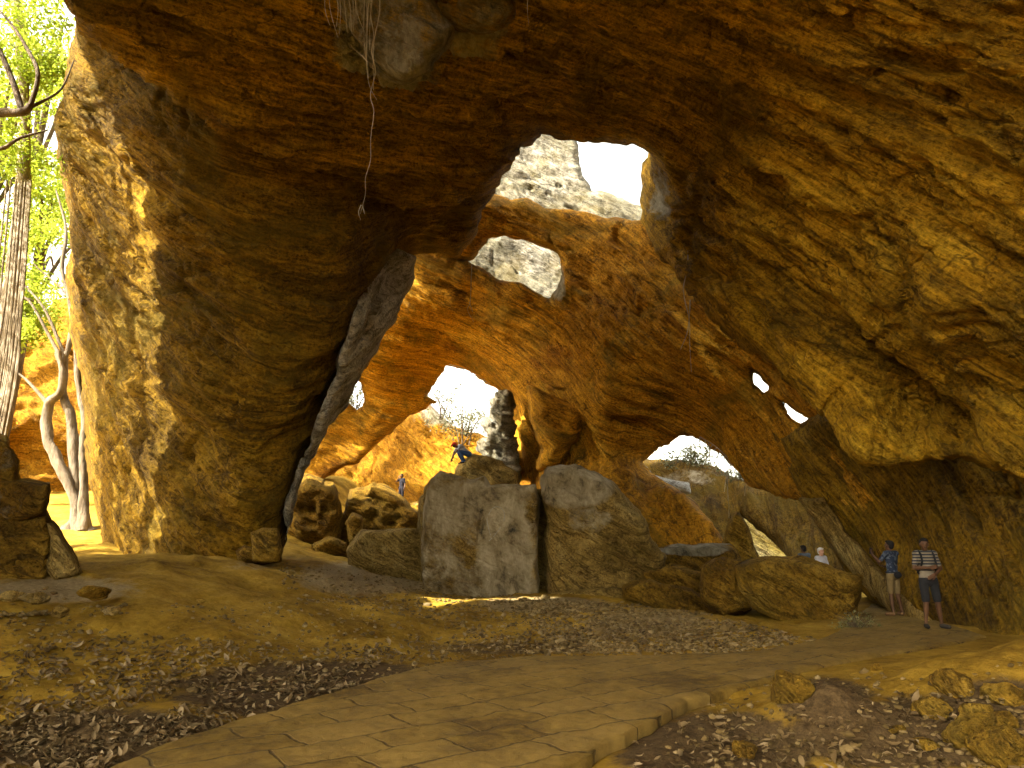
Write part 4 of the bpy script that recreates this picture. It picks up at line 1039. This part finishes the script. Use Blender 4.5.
STAND = dict(pelvis=(0, 0, .92), chest=(0, 0, 1.27), neck=(0, .01, 1.45), head=(0, -.015, 1.59), face=(0, -1, 0),
             shL=(.165, .01, 1.41), shR=(-.165, .01, 1.41), elL=(.24, .03, 1.13), elR=(-.24, .03, 1.13), wrL=(.24, -.05, .88), wrR=(-.24, -.05, .88),
             hipL=(.09, 0, .90), hipR=(-.09, 0, .90), knL=(.11, -.02, .49), knR=(-.11, -.02, .49), anL=(.12, .03, .08), anR=(-.12, .03, .08), toeL=(.14, -.13, .03), toeR=(-.14, -.13, .03),
             hdL=(0, -.1, -1), hdR=(0, -.1, -1), pnL=(-1, 0, 0), pnR=(1, 0, 0), curl=.5)

def person(loc, rz, label, pose=None, H=1.7, shirt=None, legs='shorts', bottom=None, shoes=None, hair=None, skin=None, voxel=.011, cap=None, long_sleeve=False):
    J = dict(STAND); J.update(pose or {}); V_ = {k: Vector(v) if isinstance(v, tuple) else v for k, v in J.items()}
    root = empty('person', loc, rz); s = H / 1.72; root.scale = (s, s, s)
    tag(root, label, 'person')
    skin = skin or M_skin
    sp = (V_['chest'] - V_['pelvis']).normalized()
    side = (V_['shL'] - V_['shR']).normalized(); fw = side.cross(sp).normalized() * -1
    fw = sp.cross(side).normalized()
    rot = Matrix((side, sp.cross(side) * 1, sp)).transposed()
    def torso(bm, g):
        ell(bm, V_['chest'] + sp * .02, (.155 + g, .10 + g, .19 + g), rot)
        ell(bm, (V_['chest'] + V_['pelvis']) / 2 + sp * .02, (.14 + g, .095 + g, .17 + g), rot)
        ell(bm, V_['pelvis'] + sp * .03, (.155 + g, .105 + g, .13 + g), rot)
        caps(bm, V_['shL'], V_['shR'], .062 + g, .062 + g)
    f = V_['face'].normalized(); hd = V_['head']; upv = (hd - V_['neck']).normalized()
    sx = upv.cross(f).normalized(); upv = f.cross(sx).normalized()
    hr = Matrix((sx, -f, upv)).transposed()
    bm = bmesh.new()
    torso(bm, -.008)
    caps(bm, V_['neck'] - upv * .06, hd - upv * .03, .055, .052)
    ell(bm, hd + upv * .02, (.075, .092, .10), hr); ell(bm, hd + f * .02 - upv * .055, (.052, .062, .058), hr)
    caps(bm, hd + f * .085 + upv * .015, hd + f * .108 - upv * .022, .009, .015)
    for q in (-1, 1):
        ell(bm, hd + sx * .078 * q - upv * .005, (.012, .02, .03), hr)
        S = 'L' if q > 0 else 'R'
        caps(bm, V_['sh' + S], V_['el' + S], .048, .038); caps(bm, V_['el' + S], V_['wr' + S], .038, .026)
        hand(bm, V_['wr' + S], V_['hd' + S], V_['pn' + S], 1.0, J['curl'], q)
        caps(bm, V_['hip' + S], V_['kn' + S], .082, .055); caps(bm, V_['kn' + S], V_['kn' + S].lerp(V_['an' + S], .35), .048, .050)
        caps(bm, V_['kn' + S].lerp(V_['an' + S], .3), V_['an' + S], .049, .030)
        caps(bm, V_['an' + S] + Vector((0, 0, -.03)), V_['toe' + S], .04, .03)
    remesh('body', bm, skin, root, voxel, 2)
    if voxel < .017:
        for nm, c_, r_ in (('eye', hd + f * .083 + sx * .03 + upv * .022, (.012, .008, .007)), ('eye', hd + f * .083 - sx * .03 + upv * .022, (.012, .008, .007)), ('mouth', hd + f * .079 - upv * .052, (.022, .008, .005))):
            bm = bmesh.new(); ell(bm, c_, r_, hr)
            me = bpy.data.meshes.new(nm); bm.to_mesh(me); bm.free(); me.materials.append(M_eye)
            o = bpy.data.objects.new(nm, me); COL.objects.link(o); o.parent = root
    bm = bmesh.new()
    ell(bm, hd - f * .022 + upv * .048, (.081, .096, .088), hr); ell(bm, hd - f * .05 - upv * .005, (.073, .058, .072), hr)
    if cap: caps(bm, hd + f * .05 + upv * .07, hd + f * .15 + upv * .05, .05, .03)
    else: ell(bm, hd + f * .045 + upv * .095, (.062, .045, .03), hr)
    remesh('cap' if cap else 'hair', bm, cap or hair or M_hair, root, voxel, 1)
    bm = bmesh.new(); torso(bm, .012)
    for S in 'LR':
        e = V_['el' + S] if long_sleeve else V_['sh' + S].lerp(V_['el' + S], .72)
        caps(bm, V_['sh' + S], e, .060, .052)
        if long_sleeve: caps(bm, e, V_['wr' + S], .052, .038)
    so = remesh('shirt', bm, shirt, root, voxel, 2)
    bm = bmesh.new(); ell(bm, V_['pelvis'] + sp * .0, (.172, .122, .13), rot)
    for S in 'LR':
        if legs == 'shorts': caps(bm, V_['hip' + S], V_['hip' + S].lerp(V_['kn' + S], .88), .092, .074)
        else:
            caps(bm, V_['hip' + S], V_['kn' + S], .098, .070); caps(bm, V_['kn' + S], V_['an' + S] + Vector((0, 0, .02)), .070, .055)
    remesh('shorts' if legs == 'shorts' else 'trousers', bm, bottom, root, voxel, 2)
    for S in 'LR':
        bm = bmesh.new(); t_ = V_['toe' + S]; a_ = V_['an' + S] + Vector((0, 0, -.035))
        caps(bm, a_ , t_ + Vector((0, 0, .005)), .047, .038)
        remesh('shoe', bm, shoes, root, voxel, 1)
    return root, V_

# man with arms folded, facing the camera
gx, gy, gzv = on_ground(935, 636)
M_stripe = cloth('striped_jersey', (.20, .17, .12), 'stripe', (.03, .03, .035))
r1, J1 = person((gx, gy, .05), R(-6), 'man in black and white striped shirt with arms crossed, wearing black shorts and a backpack',
    dict(elR=(-.25, -.04, 1.14), wrR=(-.03, -.21, 1.15), hdR=(1, -.1, .15), pnR=(0, 1, 0), elL=(.25, -.02, 1.13), wrL=(.06, -.20, 1.02), hdL=(-1, -.2, -.5), pnL=(0, 1, 0), curl=.3,
         face=(-.25, -1, -.1), knR=(-.10, -.03, .49), anR=(-.13, .02, .08), knL=(.12, -.02, .49), anL=(.17, .04, .08), toeL=(.24, -.10, .03), toeR=(-.16, -.13, .03)),
    1.78, M_stripe, 'shorts', M_black, cloth('dark_shoe', (.03, .025, .02)), voxel=.009)
bm = bmesh.new(); ell(bm, (.02, .19, 1.18), (.155, .09, .24)); ell(bm, (.03, .25, 1.08), (.12, .06, .13)); bp_ = remesh('backpack', bm, cloth('backpack_cloth', (.035, .02, .02)), r1, .012, 1)
for q in (-1, 1):
    bm = bmesh.new(); pts = [(q * .12, .10, 1.42), (q * .125, .0, 1.475), (q * .12, -.10, 1.40), (q * .125, -.135, 1.28), (q * .15, -.10, 1.14), (q * .16, .05, 1.05)]
    for a, b in zip(pts[:-1], pts[1:]): caps(bm, a, b, .02, .02, 8)
    remesh('strap', bm, M_black, bp_, .01, 1)

# man photographing with a phone, seen from behind
M_blue = cloth('blue_print_shirt', (.022, .032, .06), 'floral', (.08, .10, .13))
gx, gy, gzv = on_ground(898, 622)
r2, J2 = person((gx, gy, .05), R(160), 'man in blue printed shirt and khaki shorts seen from behind, holding up a phone',
    dict(elR=(.0, 0, 0),), 1.76, M_blue, 'shorts', cloth('khaki', (.17, .12, .05)), cloth('sandal', (.16, .09, .04)), voxel=.009) if False else (None, None)
r2, J2 = person((gx, gy, .05), R(205), 'man in blue printed shirt and khaki shorts seen from behind, holding up a phone',
    dict(elL=(.29, -.10, 1.22), wrL=(.25, -.30, 1.38), hdL=(-.1, -.3, 1), pnL=(-.3, 1, .2), elR=(-.22, -.08, 1.12), wrR=(-.08, -.26, 1.10), hdR=(.6, -.6, .2), pnR=(0, 0, 1), face=(.2, -1, .15),
         anL=(.15, .03, .08), anR=(-.15, .03, .08), toeL=(.2, -.12, .03), toeR=(-.2, -.12, .03)),
    1.76, M_blue, 'shorts', cloth('khaki', (.17, .12, .05)), cloth('sandal', (.16, .09, .04)), voxel=.009)
def box(name, loc, size, mat, parent, rot=(0, 0, 0), bev=.01):
    bm = bmesh.new(); bmesh.ops.create_cube(bm, size=1, matrix=Matrix.Diagonal((*size, 1)))
    bmesh.ops.bevel(bm, geom=bm.edges[:], offset=bev, segments=3, affect='EDGES')
    me = bpy.data.meshes.new(name); bm.to_mesh(me); bm.free(); me.materials.append(mat)
    o = bpy.data.objects.new(name, me); COL.objects.link(o); o.location = loc; o.rotation_euler = rot
    if parent: o.parent = parent
    return o
bm = bmesh.new(); ell(bm, (.02, .15, .92), (.12, .05, .085)); hb = remesh('waist_bag', bm, M_black, r2, .012, 1)
bm = bmesh.new()
for k in range(16):
    a, b = 2 * math.pi * k / 16, 2 * math.pi * (k + 1) / 16
    caps(bm, (.178 * math.cos(a), .13 * math.sin(a), .98), (.178 * math.cos(b), .13 * math.sin(b), .98), .014, .014, 6)
remesh('strap', bm, M_black, hb, .009, 0)
bpy.context.view_layer.update()
ph = box('phone', r2.matrix_world @ Vector((.235, -.345, 1.47)), (.078, .012, .15), M_black, None, (R(-8), 0, R(205)), .004)
tag(ph, 'black phone held up by the man in the blue printed shirt', 'phone')

# two visitors behind the largest boulder
for (px, lab, sh, hr_, sk, Y, rz) in ((807, 'dark-haired person in grey-blue shirt, left of the two half hidden by the boulder', (.10, .12, .15), M_hair, M_skin, 22.0, 200),
                                     (824, 'pale-shirted person with light hair, right of the two half hidden by the boulder', (.5, .5, .56), M_greyhair, M_skin2, 21.4, 25)):
    c = P(np.array(float(px)), np.array(590.), np.array(Y)); zg = gz1(c[0], c[1])
    person((c[0], c[1], zg), R(rz), lab, dict(elL=(.22, -.05, 1.14), wrL=(.1, -.22, 1.15), elR=(-.22, -.05, 1.14), wrR=(-.1, -.22, 1.12), hdL=(-.8, -.3, .1), hdR=(.8, -.3, .1), pnL=(0, 1, 0), pnR=(0, 1, 0)), 1.62,
           cloth('shirt_cloth', sh), 'trousers', M_black, M_black, hr_, sk, voxel=.016)

def drop_z(px, py, Y):  # height of the rock below a point
    dg = bpy.context.evaluated_depsgraph_get(); bpy.context.view_layer.update()
    c = P(np.array(float(px)), np.array(float(py)), np.array(float(Y)))
    hit, loc, *_ = sc.ray_cast(dg, Vector((c[0], c[1], c[2] + 2.0)), Vector((0, 0, -1)))
    return (c[0], c[1], loc.z if hit and abs(loc.z - c[2]) < 1.2 else c[2])
person(drop_z(401, 504, 40.2), R(-35), 'person in dark clothes standing on the rocks in front of the far orange wall',
       dict(elR=(-.28, -.12, 1.30), wrR=(-.10, -.16, 1.50), hdR=(.4, 0, .8), pnR=(.3, 1, 0)), 1.7, cloth('navy_shirt', (.010, .009, .014)), 'trousers', cloth('dark_trousers', (.010, .008, .012)), cloth('brown_shoe', (.3, .15, .07)), voxel=.018)
person(drop_z(460, 457, 29.3), R(-68), 'crouching person in red cap, pale shirt and blue jeans on top of the rock',
       dict(pelvis=(0, .38, .42), chest=(0, .10, .66), neck=(0, -.10, .74), head=(0, -.24, .76), face=(0, -.8, -.6), shL=(.18, -.05, .73), shR=(-.18, -.05, .73), elL=(.22, -.20, .50), elR=(-.22, -.20, .48),
            wrL=(.14, -.34, .30), wrR=(-.16, -.30, .22), hdL=(0, -.3, -1), hdR=(0, -.3, -1), hipL=(.09, .36, .42), hipR=(-.09, .36, .42), knL=(.13, -.06, .50), knR=(-.13, -.04, .48),
            anL=(.12, .16, .08), anR=(-.12, .18, .08), toeL=(.14, -.02, .03), toeR=(-.14, 0, .03)), 1.7,
       cloth('pale_shirt', (.34, .37, .42)), 'trousers', cloth('blue_jeans', (.05, .10, .24)), M_black, cap=cloth('red_cap', (.5, .03, .02)), voxel=.018)

# ------------------------------------------------------------------ out of frame: right wall; roof, left wall and high mass added as sun blocks
def slab3(name, xs, ys, f, th, mat, seed, label):
    X, Y = np.meshgrid(xs, ys, indexing='ij'); V = np.stack([X, Y, f(X, Y)], -1).reshape(-1, 3)
    V[:, 2] += rock_disp(V, seed) * .8
    B = V.copy(); B[:, 2] += th
    nx, ny = len(xs), len(ys)
    i, j = np.meshgrid(np.arange(nx - 1), np.arange(ny - 1), indexing='ij'); i = i.ravel(); j = j.ravel()
    q = np.stack([i * ny + j, i * ny + j + 1, (i + 1) * ny + j + 1, (i + 1) * ny + j], 1); Nn = len(V)
    quads = [q, q[:, ::-1] + Nn]
    e = [(k * ny, (k + 1) * ny) for k in range(nx - 1)] + [((nx - 1) * ny + k, (nx - 1) * ny + k + 1) for k in range(ny - 1)] + [((k + 1) * ny + ny - 1, k * ny + ny - 1) for k in range(nx - 1)] + [(k + 1, k) for k in range(ny - 1)]
    e = np.array(e); quads.append(np.stack([e[:, 0], e[:, 1], e[:, 1] + Nn, e[:, 0] + Nn], 1))
    o = np_mesh(name, np.concatenate([V, B]), np.concatenate(quads), mat, attrs={'grey': np.zeros(2 * Nn)})
    return tag(o, kind='structure')
slab3('cave_roof', np.linspace(-13, 16, 80), np.linspace(-9, 8.6, 60), lambda X, Y: 13.5 - .28 * np.clip(X, -10, 12) * .9 + 0 * Y, 4, M_roof, 51, '')  # unseen roof carried over the camera, shaped to block the sun
slab3('cave_wall', np.linspace(-15, -14.2, 5), np.linspace(-5, 9.7, 60), lambda X, Y: -1 + 0 * X, 31, M_roof, 52, '')  # unseen left wall, added to keep sun off floor and pillar
slab3('cave_wall', np.linspace(-15, -14.2, 5), np.linspace(9.7, 11.5, 5), lambda X, Y: -1 + 0 * X, 14.5, M_roof, 56, '')  # low piece of the added wall, a notch for the floor's sun patch
slab3('cave_wall', np.linspace(-15, -14.2, 5), np.linspace(11.5, 16.2, 16), lambda X, Y: -1 + 0 * X, 31, M_roof, 57, '')  # far piece of the added wall, shades the pillar face
slab3('cave_wall', np.linspace(12.5, 20, 30), np.linspace(-9, 13, 50), lambda X, Y: -1 + 0 * X, 14, M_roof, 53, '')

slab3('sun_block_mass', np.linspace(-17, 9, 50), np.linspace(11, 25, 30), lambda X, Y: .9 * Y + 6 + 0 * X, 10, M_roof, 54, '')  # unseen mass added above the frame to keep sun off the arch

o = sheet('painted_sun_bank', [(700, 480), (740, 500), (800, 520), (850, 560), (850, 620), (700, 620)], [(700, 500, 52), (850, 600, 50), (780, 600, 50)], rockmat('yellow_rock_painted_sun', [(.35, .24, .05), (.5, .38, .10), (.7, .56, .2), (.8, .7, .4)], dim=1, olive=.5), step=2, th=3, amp=.8, seed=12, gbase=.3)  # rock colour made pale yellow to stand in for sunlight
tag(o, 'yellow rock bank with sunlight put into its colour, seen through the triangular gap right of the upright slab', 'rock bank')

# ------------------------------------------------------------------ light, sky, camera
w = bpy.data.worlds.new('World'); sc.world = w; w.use_nodes = True
nt = w.node_tree; bg = nt.nodes['Background']
sky = nt.nodes.new('ShaderNodeTexSky'); sky.sky_type = 'NISHITA'; sky.sun_disc = False
el = math.asin(SUN[2]); az = math.atan2(SUN[0], SUN[1])
sky.sun_elevation = el; sky.sun_rotation = az; sky.dust_density = 4.0; sky.air_density = 1.2
hs = nt.nodes.new('ShaderNodeHueSaturation'); hs.inputs['Saturation'].default_value = .45; nt.links.new(sky.outputs[0], hs.inputs['Color']); nt.links.new(mix(nt, hs.outputs[0], (1.06, .97, .80), 1.0, 'MULTIPLY'), bg.inputs[0]); bg.inputs[1].default_value = .15
ld = bpy.data.lights.new('sun', 'SUN'); ld.energy = 4.0; ld.angle = R(.5); ld.color = (1, .93, .80)
lo = bpy.data.objects.new('sun', ld); COL.objects.link(lo)
lo.rotation_euler = Vector(tuple(SUN)).to_track_quat('Z', 'Y').to_euler(); lo.location = (0, 0, 60)

cd = bpy.data.cameras.new('camera'); cam = bpy.data.objects.new('camera', cd); COL.objects.link(cam)
cam.location = (0, 0, CAMZ); cam.rotation_euler = (math.pi / 2 + PITCH, 0, 0)
cd.sensor_width = 36; cd.lens = 36 * FP / 1024; cd.clip_end = 2000; cd.clip_start = .05
sc.camera = cam

sc.render.engine = 'CYCLES'
cy = sc.cycles
cy.use_denoising = True
try: cy.denoiser = 'OPENIMAGEDENOISE'
except Exception: pass
cy.use_adaptive_sampling = True; cy.adaptive_threshold = .03; cy.max_bounces = 6; cy.diffuse_bounces = 5; cy.glossy_bounces = 2; cy.transmission_bounces = 4; cy.sample_clamp_indirect = 0
vs = sc.view_settings; vs.view_transform = 'Standard'; vs.look = 'None'; vs.gamma = 1; vs.use_curve_mapping = False
vs.exposure = 2.8
